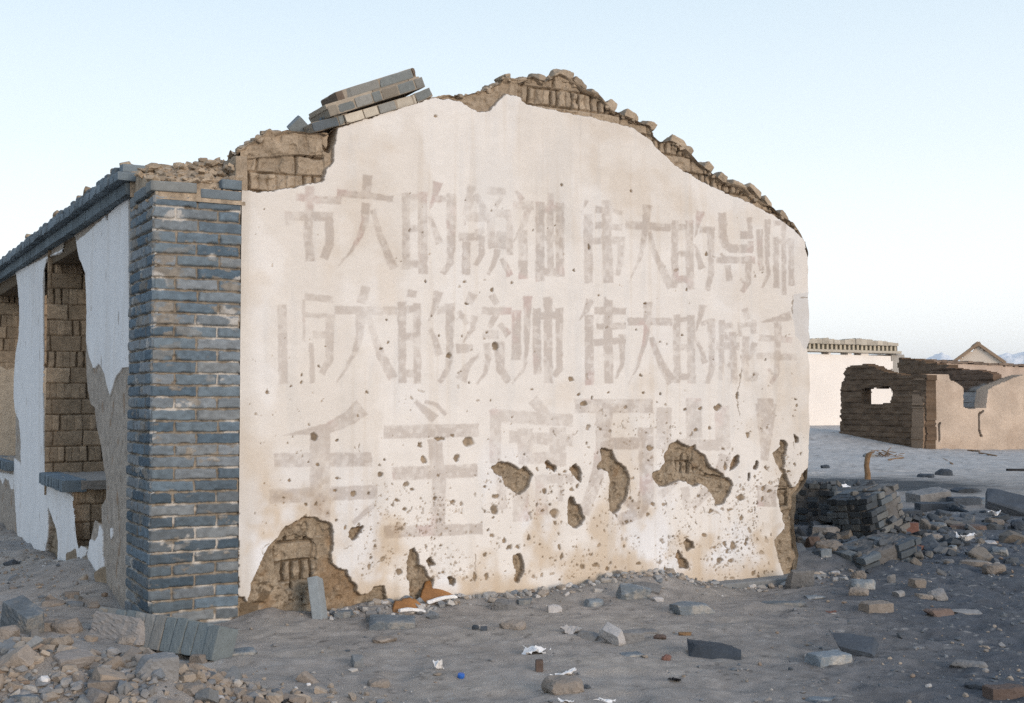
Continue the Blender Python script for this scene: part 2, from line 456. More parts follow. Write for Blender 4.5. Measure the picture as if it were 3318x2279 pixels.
def stroke_masks(PX, PY):
    mask = np.zeros(PX.shape); idm = np.full(PX.shape, -1, int)
    for gi, (fr0, stren, txt) in enumerate(GLYPHS):
        fr = fr0
        gm = np.zeros(PX.shape)
        for st in txt.split('|'):
            pts, wd = st.strip().split(':')
            P = []
            for w in pts.split():
                if w.isalpha(): fr = w; continue
                a, b = w.split(','); P.append(px_(fr, float(a), float(b)))
            s = FR[fr][2]
            ww = [float(v) / s / 2 * 1.07 for v in wd.split('-')]
            P = np.array(P); r0, r1 = ww[0], ww[-1]
            seg = np.linalg.norm(np.diff(P, axis=0), axis=1); tot = seg.sum()
            if tot < 1: continue
            rm = max(r0, r1) + 4
            bx = (PX > P[:, 0].min() - rm) & (PX < P[:, 0].max() + rm) & (PY > P[:, 1].min() - rm) & (PY < P[:, 1].max() + rm)
            x = PX[bx]; y = PY[bx]
            if not len(x): continue
            x = x + 3.4 * fbm(x / 14, y / 14, 4, gi); y = y + 3.4 * fbm(x / 14 + 50, y / 14, 4, gi)
            m = np.zeros(x.shape); acc = 0
            for i in range(len(seg)):
                if seg[i] < 1e-6: continue
                d = (P[i + 1] - P[i]) / seg[i]
                t = (x - P[i, 0]) * d[0] + (y - P[i, 1]) * d[1]
                q = np.abs(-(x - P[i, 0]) * d[1] + (y - P[i, 1]) * d[0])
                tcl = np.clip(t, 0, seg[i])
                over = np.abs(t - tcl)
                r = r0 + (r1 - r0) * (acc + tcl) / tot
                first, last = i == 0, i == len(seg) - 1
                dd = np.sqrt(q * q + over * over)
                mm = sstep(3.4, -3.0, dd - r)
                if first: mm = np.where(t < 0, sstep(3.4, -3.0, np.maximum(q - r, -t)) , mm)
                if last: mm = np.where(t > seg[i], sstep(3.4, -3.0, np.maximum(q - r, t - seg[i])), mm)
                m = np.maximum(m, mm); acc += seg[i]
            gm[bx] = np.maximum(gm[bx], m)
        take = gm > .35
        idm[take] = gi
        mask = np.maximum(mask, gm * stren)
    return mask, idm

# ------------------------------------------------------------------ outlines read off the photograph
TOPLINE = poly('O', '540,342 560,330 600,305 612,292 630,300 655,292 705,300 745,303 758,292 770,288 850,262 980,222 1010,214 1060,215 1100,204 1135,190 1150,174 1185,180 1215,171 1240,186 1262,168 1275,165 1300,177 1320,195 1335,204 1365,214 1390,245 1420,262 1450,274 1480,285 1487,310 1500,322 1525,317 1545,326 1570,345 1590,368 1625,395 1640,412 1660,414 1690,420 1720,450 1750,465 1780,490 1805,505 1820,528 1828,545 1834,548')
PLASTER = poly('O', '540,428 590,436 640,428 690,421 735,410 740,385 755,370 759,330 765,291 850,263 980,223 1010,225 1042,228 1065,240 1085,255 1110,252 1130,230 1150,212 1180,219 1195,237 1250,246 1300,258 1330,262 1400,280 1435,290 1470,310 1500,345 1540,380 1590,410 1650,440 1700,460 1750,486 1800,520 1826,545 1832,575 1842,640 1842,1062 '
  'L 1890,860 1830,920 1790,1000 1760,1062 1722,1066 1690,1010 1670,940 1640,840 1640,740 1665,660 1665,600 1630,555 1580,550 1600,620 1560,650 1505,690 1540,780 1580,870 1620,920 1590,980 1560,1100 1580,1250 1620,1350 1640,1500 1612,1590 S 240,590 180,662 205,770 232,832 230,1010 P 1092,1000 1092,760 1085,700 1070,570 990,580 980,600 950,630 905,640 870,610 865,560 830,540 800,455 740,450 700,410 690,330 700,260 705,180 690,130 640,110 560,85 500,75 450,110 360,155 310,230 260,270 210,350 170,440 125,530 104,690 92,700 70,650 25,650')
HOLES = [poly(a, b) for a, b in [
 ('Q', '155,400 190,390 205,440 215,505 260,530 280,580 320,615 300,690 290,800 150,800 150,680 155,640 130,600 135,520 140,450'),
 ('Q', '265,480 300,450 308,478 335,505 290,515'), ('Q', '415,595 470,600 462,655 435,640'),
 ('Q', '885,440 930,430 950,475 962,520 945,580 920,640 890,620 905,540 885,480'), ('Q', '1235,680 1260,662 1330,655 1330,740 1240,730'),
 ('R', '780,440 810,415 850,430 850,470 800,500'), ('R', '720,540 740,490 770,540 802,560 815,580 810,625 750,620 745,570'),
 ('L', '490,565 560,600 620,630 680,600 690,670 740,690 790,730 810,790 860,850 980,920 1005,960 1070,990 1085,1040 1050,1130 1000,1210 960,1255 890,1250 870,1170 840,1100 790,1050 740,1020 700,1030 640,1045 560,1000 500,985 430,1020 350,1055 290,1050 230,990 225,910 290,880 340,800 355,700 400,610'),
 ('L', '1050,880 1058,820 1090,740 1130,712 1155,725 1150,790 1100,870'), ('L', '1308,855 1315,800 1330,765 1350,830 1330,872'),
 ('L', '1740,492 1785,520 1780,580 1750,585'), ('L', '1240,990 1245,920 1270,915 1250,1000'),
 ('K', '100,840 200,790 300,790 420,880 460,842 510,855 545,920 520,1000 490,1090 400,1140 330,1090 265,1050 230,940 140,910'),
 ('K', '690,780 735,782 755,815 800,838 785,888 740,850 700,860'), ('K', '940,860 1020,815 1060,860 1085,910 1065,1005 1000,950'),
 ('K', '1290,650 1400,660 1430,720 1470,790 1560,850 1600,980 1570,1150 1490,1310 1440,1350 1390,1290 1380,1150 1395,1000 1360,880 1300,850 1250,865 1240,820 1290,770'),
 ('K', '930,1210 960,1165 1000,1170 1020,1250 1060,1250 1090,1330 1110,1400 1080,1460 1010,1505 935,1440 925,1330'),
 ('I', '965,1590 1000,1510 1060,1490 1125,1495 1085,1560 1060,1610 1000,1640'),
 ('P', '150,650 215,600 270,615 170,730 60,800 42,780 45,655 95,688'),
]]
def _ell(fr, txt):
    out = []
    for w in txt.split():
        x, y, a, b = [float(v) for v in w.split(',')]
        s = FR[fr][2]; cx, cy = px_(fr, x, y); out.append((cx, cy, a / s, b / s))
    return out
PITS = (_ell('R', '1037,565,24,17 1110,567,15,13 1130,465,16,35 1187,115,26,17 1115,200,16,13 1195,262,12,20 378,290,13,13 1090,495,10,18 1275,650,16,16 1075,445,13,12 1000,470,12,12 925,385,13,13 -15,780,62,42 150,785,48,32 245,620,12,14 60,610,20,14 155,595,26,12 465,585,15,8 650,620,9,14')
      + _ell('L', '920,205,35,28 1240,500,22,22 1170,1175,38,25 1415,1070,22,24 1475,1105,15,15 1400,1185,15,30 1060,1300,25,20 1180,1395,18,28 825,425,20,20 565,220,14,14 725,225,14,20 980,650,18,12 1000,845,16,36 1810,705,15,18 1440,850,10,22 1120,70,14,42 680,440,16,24 220,1240,14,18 160,1370,16,14 1750,820,14,20')
      + _ell('K', '790,1345,46,46 140,1305,42,52 155,1165,35,22 970,1090,15,25 1815,640,28,22 1570,1440,20,20 1620,1430,10,10 680,1100,20,24 1030,1050,14,20 900,895,20,14 600,880,12,28 735,1245,14,10 790,1445,14,14 1850,1240,12,18 1095,160,30,26 1140,590,14,18 1795,1370,14,12 1605,1175,14,12 1635,1215,12,12')
      + _ell('J', '1055,585,62,52 920,755,30,30 580,765,28,34 750,545,50,18 110,925,30,30 545,605,18,25 890,1225,24,18 1240,1060,15,15 690,1180,14,18 370,1295,18,14 295,1200,14,14 370,1030,14,12 440,1085,12,12 725,945,10,10 1310,1390,12,8 1275,1520,12,10 1310,1585,22,16 880,505,18,14')
      + _ell('I', '590,525,38,50 815,1100,25,22 1005,1125,38,25 625,815,20,16 830,560,14,14 330,985,14,14 500,1250,14,14 610,1240,14,12 1180,1135,9,14 825,1410,12,12 925,1505,14,20 850,968,28,7')
      + _ell('Q', '860,378,20,20 910,375,11,14 820,338,11,18 695,590,9,22 610,590,9,30 75,562,18,18 62,45,10,10 1215,380,10,18 1228,450,9,24 1175,210,10,10 1060,735,18,20 1030,718,10,10 380,560,10,10 685,438,8,12 995,318,9,22')
      + _ell('F', '980,890,45,60 390,1010,34,40 620,340,20,14 875,705,22,18 1455,1440,26,10 645,1362,16,14 1960,1315,26,20 940,170,18,26 540,763,9,9 255,757,11,11')
      + _ell('G', '930,1262,14,16 1480,735,14,16 525,1482,16,11 965,1485,12,14 1195,1500,13,13 145,1505,15,15 312,1563,14,14 1535,155,12,20 1000,330,10,12')
      + _ell('H', '745,1560,42,30 985,1400,16,42 320,1580,16,12 510,1582,14,12 1740,1450,16,10 1765,1530,14,20 1205,1140,14,18 1350,945,10,14 280,612,14,16')
      + _ell('E', '475,1245,14,14 458,1362,18,16 30,1480,12,20 1310,1487,18,16 1590,840,14,12 1555,540,12,12 1505,920,14,16 695,1140,14,14 330,1405,11,16')
      + _ell('B', '1830,235,12,14 1470,815,9,11 585,1495,14,14 80,1480,12,16 1755,768,9,10') + _ell('C', '265,800,10,34 1800,890,12,26 75,1090,12,12 830,88,9,10 390,1418,11,10')
      + _ell('X', '1088,517,10,10'))

CRACKS = [poly(a, b) for a, b in [
 ('L', '1115,95 1130,190 1150,290 1165,370 1180,480'), ('H', '1030,880 1035,930 1045,1010 1040,1100 1025,1180 1020,1260 1000,1330 980,1420'), ('H', '980,640 1000,620'), ('H', '1710,350 1705,240 1720,100 1800,145 1910,140'),
 ('P', '205,345 195,310 215,285 245,270'), ('P', '870,350 880,370 875,385'), ('P', '770,315 830,285'), ('K', '1600,1000 1612,1060 1600,1130'), ('K', '1270,1030 1310,970'), ('K', '1510,370 1530,430'), ('K', '770,450 800,510'), ('K', '1000,500 1030,455'), ('L', '1735,580 1745,670'),
 ('J', '1180,1195 1195,1230'), ('J', '1190,1280 1220,1320 1290,1340'), ('I', '1080,600 1075,680'), ('Q', '610,430 615,560 605,640'), ('R', '765,95 765,140'), ('R', '650,140 660,190')]]

# ------------------------------------------------------------------ colours (true surface colours, linear)
PLA = np.array([.738, .697, .652]); PLA_STAIN = np.array([.57, .465, .35]); PLA_GREY = np.array([.58, .575, .565]); PLA_WHITE = np.array([.76, .755, .76])
MUD = np.array([.285, .225, .160]); MUD_L = np.array([.385, .305, .222]); MUD_D = np.array([.17, .122, .075])
MORTAR = np.array([.36, .305, .24])

house = empty('ruined_house', tuple(C0))
tag(house, 'ruined mud brick house with a whitewashed gable wall bearing faded painted slogans', 'house')
HINV = Matrix.Translation(-Vector(C0))
def hpart(name, me, m, parent=None):
    o = obj(name, me, m)
    o.parent = house if parent is None else parent
    if parent is None: o.matrix_parent_inverse = HINV
    else: o.matrix_parent_inverse = Matrix.Identity(4)
    return o

# ---- gable wall
tl = sorted(gable_sz(*p) for p in TOPLINE)
tl_s = np.array([p[0] for p in tl]); tl_z = np.array([p[1] for p in tl])
EDGE = poly('O', '1828,545 1833,575 1833,640 1836,700 1837,770 1830,790 1836,830 1836,960 1835,1060 1832,1085 1822,1105 1806,1125 1803,1180 1806,1230 1812,1262 1806,1300 1808,1420')
ed = sorted((gable_sz(*p)[::-1] for p in EDGE))
ed_z = np.array([p[0] for p in ed]); ed_s = np.array([p[1] for p in ed])
Z_B = -0.38
NU, NV = 980, 700
sn = np.linspace(S_P, S_E, NU)
Ttop = np.interp(sn, tl_s, tl_z) + .010 * fbm(sn * 22, sn * 0, 4, 3) * sstep(.55, .7, sn)
tj = np.linspace(0, 1, NV)
Zg = Z_B + tj[None, :] * (Ttop[:, None] - Z_B)
Eg = np.interp(Zg, ed_z, ed_s) + .012 * fbm(Zg * 14, Zg * 0 + 3, 4, 8)
tu = ((sn - S_P) / (S_E - S_P))[:, None]
Sg = sn[:, None] - (S_E - Eg) * sstep(.72, 1.0, tu) ** 1.5
PX, PY = project(W(Sg, Sg * 0, Zg))
wx = PX + 6.5 * fbm(PX / 20, PY / 20, 5, 21, .62); wy = PY + 6.5 * fbm(PX / 20 + 90, PY / 20, 5, 22, .62)
whole = in_poly(wx, wy, PLASTER)
hole = np.zeros(PX.shape, bool)
for hp in HOLES: hole |= in_poly(wx, wy, hp)
pitd = np.zeros(PX.shape)
rg = np.random.RandomState(5)
pits = [(a, b, c, d, 1.0) for a, b, c, d in PITS]
dens = 0
while dens < 2300:
    x = rg.uniform(800, 2615); y = rg.uniform(620, 1880)
    p = .015 + .035 * sstep(1150, 1450, y) + .9 * sstep(1480, 1720, y) * sstep(1000, 1500, x) + .25 * sstep(1250, 1450, y) * sstep(1800, 2300, x)
    p *= .12 + 1.6 * float(sstep(.42, .72, vnoise(np.array([x / 62]), np.array([y / 55]), 88)[0]))
    if rg.rand() < p:
        r = .65 + rg.exponential(.85)
        a = rg.choice([.45, .7, 1.0, 1.5, 2.4], p=[.15, .3, .25, .2, .1])
        pits.append((x, y, min(r, 7) * a ** .5, min(r, 7) / a ** .5 * rg.uniform(.9, 1.6), rg.uniform(.25, 1))); dens += 1
for (cx, cy, a, b, st) in pits:
    m_ = max(a, b) * 1.5 + 3
    i0 = np.searchsorted(PX[:, NV // 2], cx - m_ - 25); i1 = np.searchsorted(PX[:, NV // 2], cx + m_ + 25)
    sub = (slice(max(i0, 0), i1), slice(None))
    sx, sy = wx[sub], wy[sub]
    if sx.size == 0: continue
    sel = (np.abs(sx - cx) < m_) & (np.abs(sy - cy) < m_)
    if not sel.any(): continue
    rr = math.sqrt(a * b); am = 1.6 + .5 * min(rr, 9)
    jx = sx[sel] + am * fbm(sx[sel] / (3 + rr), sy[sel] / (3 + rr), 3, 23); jy = sy[sel] + am * fbm(sx[sel] / (3 + rr) + 40, sy[sel] / (3 + rr), 3, 24)
    d = np.hypot((jx - cx) / (a + .5), (jy - cy) / (b + .5))
    v = pitd[sub]; v[sel] = np.maximum(v[sel], st * sstep(1.15, .75, d)); pitd[sub] = v
PL = whole & ~hole
plm = np.where(PL, 1.0, 0.0)
# soften one cell
pad = np.pad(plm, 1, mode='edge')
pls = (pad[1:-1, 1:-1] * 2 + pad[:-2, 1:-1] + pad[2:, 1:-1] + pad[1:-1, :-2] + pad[1:-1, 2:]) / 6
ad, tone = adobe(Sg + .03, Zg + np.where(Sg > 1.5, -.06, -.005) , 4, course=.11, L=.225, thin=.054, first=0, openj=.75)
upper = PY < 830
deep = in_poly(wx, wy, poly('P', '285,300 370,220 440,205 560,240 600,290 600,440 530,560 500,690 470,590 390,600 330,560 310,480')) | in_poly(wx, wy, poly('L', '490,770 600,680 700,860 790,900 1000,950 960,980 700,930 500,900')) | in_poly(wx, wy, poly('L', '1560,1060 1690,1060 1700,1270 1570,1270')) | (upper & ~PL & in_poly(PX, PY, poly('O', '545,360 660,350 740,350 745,440 545,440'))) | (upper & ~PL & (PX > 1690))
bricky = np.where(deep, 1.0, .10)
h = np.zeros(PX.shape)
und = .005 * fbm(Sg * 2.2, Zg * 2.2, 3, 31) + .0016 * fbm(Sg * 14, Zg * 18, 4, 32) + .0012 * np.abs(fbm(Sg * 5, Zg * 11, 3, 33))
mudrel = -.034 + .013 * fbm(Sg * 9, Zg * 9, 4, 41) + .009 * fbm(Sg * 34, Zg * 34, 4, 42) - .012 * sstep(.62, .8, vnoise(Sg * 24, Zg * 24, 43)) + bricky * .034 * ad - deep * .012
mudrel = np.where(upper & ~PL, mudrel + .008 * (tone - .5), mudrel)
h = und * pls + mudrel * (1 - pls)
h -= np.where(PL, pitd * (.009 + .006 * vnoise(Sg * 30, Zg * 30, 2)), 0)
# thin shell standing proud along the broken edges of the plaster
h += .003 * np.clip(pls - .3, 0, 1) * (pls < .99)
# undercut shadow gap below the tilted coping
cop = in_poly(PX, PY, poly('O', '735,292 765,291 757,330 752,345 738,340'))
h -= .10 * cop
# colour
col = np.tile(PLA, PX.shape + (1,))
n_big = fbm(Sg * 1.6, Zg * 1.6, 5, 51); n_med = fbm(Sg * 5, Zg * 5, 5, 52); n_st = fbm(Sg * 14, Zg * 1.6, 4, 53)
low = sstep(1330, 1800, PY)
col = lerp(col, PLA_STAIN, np.clip(sstep(.12, .5, n_big + .5 * n_med + .36 * low - .14) * (.28 + .55 * low), 0, 1))
col = lerp(col, PLA_WHITE, sstep(.05, .4, fbm(Sg * 3.3 + 7, Zg * 2.6, 5, 54) + .25 * (low - .5)) * (.2 + .75 * low))
col = lerp(col, PLA_GREY, .2 * sstep(.15, .5, n_st))
col = lerp(col, PLA_STAIN, .75 * sstep(.16, .02, (Zg + .08) + .05 * n_med) * sstep(-.4, .2, n_med))
coat = sstep(.02, .10, fbm(Sg * 1.1 + 11, Zg * .8, 4, 64) + .06 * fbm(Sg * 9, Zg * 9, 3, 65))
col = lerp(col, col * np.array([.945, .93, .91]), coat)
run = sstep(.15, .5, fbm(Sg * 26, Zg * .9, 3, 66)) * sstep(.35, .7, vnoise(Sg * 3, Zg * 1.2, 67))
col = lerp(col, col * np.array([.90, .86, .81]), .4 * run)
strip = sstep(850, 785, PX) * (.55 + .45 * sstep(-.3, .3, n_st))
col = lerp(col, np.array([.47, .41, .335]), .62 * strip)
ped = in_poly(wx, wy, poly('H', '1720,90 1990,60 1990,800 1860,800 1760,640 1700,350'))
col = lerp(col, np.array([.47, .48, .50]), .38 * ped)
tonev = vnoise(Sg * 60, Zg * 60, 55)
# faded paint of the slogan
pm, gid = stroke_masks(PX, PY)
wear = np.clip(1.02 + .60 * fbm(Sg * 2.6, Zg * 2.6, 3, 60) + .55 * fbm(Sg * 7, Zg * 7, 4, 61) + .55 * fbm(Sg * 30, Zg * 30, 3, 62), .12, 1.15)
flake = sstep(.30, .46, vnoise(Sg * 42, Zg * 42, 68) * .6 + .4 * vnoise(Sg * 11, Zg * 11, 69))
pm = np.clip(pm * wear * (.55 + .45 * flake), 0, 1) * PL
col = col * (1 - pm[..., None] * np.array([.27, .305, .325]))
blush = .55 * sstep(.3, .6, fbm(Sg * 5 + 3, Zg * 5, 3, 63)) * pm
col = lerp(col, col * np.array([1.04, .90, .92]), blush)
pitc = np.clip(pitd, 0, 1)
col = lerp(col, np.array([.25, .185, .12]) * (.55 + .8 * vnoise(Sg * 45, Zg * 45, 56))[..., None], np.where(PL, pitc * .92, 0))
crk = np.zeros(PX.shape)
for ck in CRACKS:
    for (x0, y0), (x1, y1) in zip(ck[:-1], ck[1:]):
        bx = (PX > min(x0, x1) - 8) & (PX < max(x0, x1) + 8) & (PY > min(y0, y1) - 8) & (PY < max(y0, y1) + 8)
        if not bx.any(): continue
        X_ = PX[bx] + 5 * fbm(PX[bx] / 9, PY[bx] / 9, 3, 57); Y_ = PY[bx] + 3 * fbm(PX[bx] / 9 + 30, PY[bx] / 9, 3, 58)
        L2 = (x1 - x0) ** 2 + (y1 - y0) ** 2; t_ = np.clip(((X_ - x0) * (x1 - x0) + (Y_ - y0) * (y1 - y0)) / L2, 0, 1)
        dd_ = np.hypot(X_ - x0 - t_ * (x1 - x0), Y_ - y0 - t_ * (y1 - y0))
        crk[bx] = np.maximum(crk[bx], sstep(1.9, .5, dd_))
crk *= sstep(.25, .5, vnoise(Sg * 16, Zg * 16, 59)) * PL
col = lerp(col, np.array([.20, .15, .10]), .75 * crk)
h -= .005 * crk
mud = np.tile(MUD, PX.shape + (1,)) * (.80 + .40 * vnoise(Sg * 34, Zg * 34, 71))[..., None]
mud = lerp(mud, MUD_D * .6, .8 * sstep(.66, .80, vnoise(Sg * 75, Zg * 75, 73)) * sstep(.3, .6, vnoise(Sg * 13, Zg * 13, 74)))
mud = lerp(mud, np.array([.40, .34, .26]), .6 * sstep(.70, .84, vnoise(Sg * 95, Zg * 95, 75)))
mud = lerp(mud, np.array([.26, .165, .09]), .7 * sstep(.1, .45, fbm(Sg * 6, Zg * 6, 4, 72)) * (~upper))
mud = lerp(mud, MUD_L * (.85 + .3 * tone)[..., None], np.where(upper, .85, .1))
mud = lerp(mud, MUD_D * .75, sstep(-.35, -.95, ad) * bricky * .8)
mud = lerp(mud, MUD_D * .8, .8 * in_poly(wx, wy, poly('P', '40,800 45,690 150,690 215,600 275,610 240,660 150,760 90,830 40,840')))
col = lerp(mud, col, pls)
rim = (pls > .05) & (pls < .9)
col = lerp(col, np.array([.21, .145, .085]), np.where(rim, .5, 0))  # dark shadow line painted round the broken plaster edges
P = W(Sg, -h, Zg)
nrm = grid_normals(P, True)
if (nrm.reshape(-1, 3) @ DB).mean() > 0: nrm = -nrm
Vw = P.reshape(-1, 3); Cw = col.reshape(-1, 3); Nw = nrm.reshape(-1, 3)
Fw = grid_faces(NU, NV)
facing = np.cross(Vw[Fw[:1, 1]] - Vw[Fw[:1, 0]], Vw[Fw[:1, 2]] - Vw[Fw[:1, 0]])[0] @ DB
if facing > 0: Fw = Fw[:, ::-1]
isP = (pls.reshape(-1)[Fw].mean(1) > .5)
fg = gid.reshape(-1)[Fw[:, 0]]
fg = np.where(isP, fg, -1)
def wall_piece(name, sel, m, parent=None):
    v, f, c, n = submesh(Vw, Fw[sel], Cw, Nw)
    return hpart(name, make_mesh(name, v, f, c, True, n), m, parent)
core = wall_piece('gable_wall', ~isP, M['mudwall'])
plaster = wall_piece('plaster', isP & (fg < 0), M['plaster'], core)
CHARS_DESC = {}
for gi in range(len(GLYPHS)):
    sel = isP & (fg == gi)
    if sel.any(): wall_piece('painted_character', sel, M['plaster'], core)

# ---- body of the wall behind its face: broken top, back and right end
cs = np.linspace(S_P - .02, S_E, 520)
Tc = np.interp(cs, sn, Ttop)
kk = np.linspace(0, 1, 22)
nn = .40 * kk
Sx = np.repeat(cs[:, None], 22, 1); Nx = np.repeat(nn[None, :], 520, 0) + .015 * fbm(Sx * 12, np.repeat(nn[None, :], 520, 0) * 12, 3, 81)
Nx[:, 0] = .018
Zx = Tc[:, None] - .002 + (.045 * fbm(Sx * 7, Nx * 7, 4, 82) - .02 + .02 * fbm(Sx * 26, Nx * 26, 3, 83)) * sstep(0, .2, kk)[None, :] - .10 * sstep(.8, 1, kk)[None, :]
Pb = W(Sx, Nx, Zx)
cb = np.tile(MUD_L, Sx.shape + (1,)) * (.7 + .5 * vnoise(Sx * 30, Nx * 30, 84))[..., None]
mbw = MB()
mbw.add(Pb.reshape(-1, 3), grid_faces(520, 22), cb.reshape(-1, 3))
zz = np.linspace(Z_B, 1, 30)
Zb = np.repeat(np.linspace(0, 1, 30)[None, :], 520, 0) * (Zx[:, -1:] - Z_B) + Z_B
Sb2 = np.repeat(cs[:, None], 30, 1); Sb2 = np.minimum(Sb2, np.interp(Zb, ed_z, ed_s))
mbw.add(W(Sb2, .40 + .01 * fbm(Sb2 * 6, Zb * 6, 3, 85), Zb).reshape(-1, 3), grid_faces(520, 30)[:, ::-1], np.tile(MUD, (520 * 30, 1)))
ze = np.linspace(Z_B, Ttop[-1], 240); ne = np.linspace(0.0, .42, 44)
Ze, Ne = np.meshgrid(ze, ne, indexing='ij')
ade, te = adobe(Ne, Ze, 91)
Se = np.interp(Ze, Zg[-1], Sg[-1]) + .014 * ade * sstep(0, .05, Ne) + .03 * fbm(Ne * 7, Ze * 7, 4, 92) * sstep(0, .08, Ne)
mbw.add(W(Se, Ne, Ze).reshape(-1, 3), grid_faces(240, 44)[:, ::-1], np.tile(MUD, (240 * 44, 1)) * (.8 + .4 * te.reshape(-1, 1)))
V, F = rough_box((.07, .40, .50), 20, .1, .16, 0, 99, 6, (.9, 1), .1)
mbw.add(W(S_P + .005 + V[:, 0], .225 + V[:, 1], 2.25 + V[:, 2]), F, MUD_L * .9)
hpart('wall_body', mbw.mesh('wall_body', True), M['mudwall'])

# ---- clods of broken mud brick along the crest
rg = np.random.RandomState(77)
mb = MB()
def clod(mb, P0, dims, seed, colr, rot=None, n=4, cuts=3, amp=.07):
    V, F = rough_box(dims, n, .16, amp, cuts + 2, seed, 3.0, (.5, .9), .05)
    rs = np.random.RandomState(seed)
    R = rotm(*(rs.uniform(-.5, .5, 2)), rs.uniform(0, 6.28)) if rot is None else rotm(*rot)
    mb.add(V @ R.T + P0, F, np.clip(np.array(colr) * rs.uniform(.75, 1.2), 0, 1))
for k in range(900):
    s = rg.uniform(.50, 4.62)
    if 1.02 < s < 1.64: continue
    n = rg.uniform(.03, .36); sz = rg.uniform(.010, .032)
    z = float(np.interp(s, cs, Tc)) + sz * .05 - .010
    clod(mb, W(s, n, z), (sz * rg.uniform(1, 2.2), sz * rg.uniform(.8, 1.6), sz), 1000 + k, MUD_L if rg.rand() < .7 else MUD)
for i in range(46):
    n = rg.uniform(.0, .38); z = rg.uniform(2.28, 2.50); sz = rg.uniform(.02, .045)
    clod(mb, W(S_P - .03 + rg.uniform(-.015, .03), n + .03, z - .04), (sz, sz * 1.6, sz), 4200 + i, MUD_L)
hpart('wall_top_rubble', mb.mesh('wall_top_rubble'), M['mudwall'])
# bigger tumbled bricks: photo position of centre, size in photo pixels
for i, (x, y, w_, h_, rz) in enumerate([(1275, 180, 46, 30, .2), (1258, 190, 24, 22, .5), (1310, 196, 36, 24, .6), (1225, 178, 28, 18, .1), (1145, 180, 22, 16, -.3), (1180, 186, 36, 14, .1), (1345, 215, 30, 20, .6),
        (1385, 245, 30, 22, .8), (1430, 268, 40, 18, .4), (1470, 288, 30, 20, .4), (1532, 328, 44, 22, .35), (1550, 342, 28, 20, .7), (1600, 382, 24, 24, .5), (1632, 405, 24, 20, .5), (1668, 425, 44, 16, .4), (1700, 438, 40, 18, .5), (1735, 460, 30, 16, .6), (1775, 490, 26, 14, .6),
        (615, 305, 40, 22, -.15), (640, 312, 34, 18, -.3), (590, 325, 44, 16, -.3), (668, 318, 30, 18, .2), (700, 322, 22, 30, .1), (725, 322, 22, 34, .05), (560, 338, 34, 12, -.1), (655, 335, 50, 16, -.1)]):
    s, z = gable_sz(x * Q2, y * Q2, .10); mpp = 1.4277 * (6.5 + .494 * s) / FPX
    mb1 = MB()
    clod(mb1, W(s, .12, z), (w_ * mpp * 1.1, .15, h_ * mpp * 1.1), 3000 + i, MUD_L, rot=(0, rz, 0) if False else (rg.uniform(-.2, .2), -(-rz), TH + rg.uniform(-.2, .2)), n=12, cuts=7, amp=.10)
    hpart('loose_mud_brick', mb1.mesh('loose_mud_brick'), M['mudwall'])

# ---- tilted remains of the verge coping on the gable
mb = MB()
def brick_row(mb, p0, p1, thick, lens, n0, n1, seed, cols, gap=.006, zoff=0):
    a = np.array(gable_sz(*p0)); b = np.array(gable_sz(*p1))
    L = np.linalg.norm(b - a); ang = math.atan2(b[1] - a[1], b[0] - a[0])
    rs = np.random.RandomState(seed); t = 0; k = 0
    while t < L - .02:
        l = min(lens[k % len(lens)], L - t)
        V, F = rough_box((l - gap, n1 - n0, thick), 6, .10, .035, 2, seed * 31 + k, 3, (.86, 1.0))
        R = rotm(0, -ang, 0)
        V = V @ R.T
        c = a + (b - a) / L * (t + l / 2) + np.array([-math.sin(ang), math.cos(ang)]) * (thick / 2 + zoff)
        off = rs.uniform(-.006, .006)
        mb.add(W(c[0] + V[:, 0], (n0 + n1) / 2 + off + V[:, 1], c[1] + V[:, 2]), F, np.array(cols[k % len(cols)]) * rs.uniform(.85, 1.15))
        t += l; k += 1
    # mortar bed
    V, F = rough_box((L * .985, n1 - n0 - .012, thick * 1.06), 10, .05, .05, 0, seed, 5)
    V = V @ rotm(0, -ang, 0).T
    c = (a + b) / 2 + np.array([-math.sin(ang), math.cos(ang)]) * (thick / 2 + zoff)
    mb.add(W(c[0] + V[:, 0], (n0 + n1) / 2 + V[:, 1], c[1] + V[:, 2]), F, MORTAR * .9)
SL, SL2, SLD, WASH = (.20, .215, .21), (.25, .245, .225), (.13, .15, .165), (.55, .49, .40)
brick_row(mb, px_('X', 45, 655), px_('X', 320, 582), .054, [.17, .12], .0, .30, 11, [SLD, SL])
brick_row(mb, px_('X', 318, 588), px_('X', 925, 408), .054, [.125, .10, .12], -.012, .30, 12, [WASH, WASH, SL2, WASH])
brick_row(mb, px_('X', 925, 402), px_('X', 1058, 347), .054, [.13], -.012, .30, 13, [SL])
brick_row(mb, px_('X', 165, 532), px_('X', 985, 272), .060, [.065, .115, .118], -.034, .28, 14, [(.24, .21, .17), SL, SL2, SL])
brick_row(mb, px_('X', 135, 470), px_('X', 940, 222), .028, [.32, .25, .28], -.026, .25, 16, [MORTAR * 1.05, MORTAR * .85])
brick_row(mb, px_('X', 240, 400), px_('X', 915, 186), .056, [.055, .235, .235], -.022, .22, 15, [(.17, .13, .10), SL2, SL])
for i in range(14):
    x = rg.uniform(30, 330); y = 640 - (x - 30) * .62 + rg.uniform(-40, 30)
    s, z = gable_sz(*px_('X', x, y), .05)
    clod(mb, W(s, rg.uniform(.02, .2), z), (rg.uniform(.03, .06),) * 2 + (rg.uniform(.02, .04),), 5000 + i, SLD if i % 2 else MORTAR)
hpart('verge_coping', mb.mesh('verge_coping'), M['brick'])

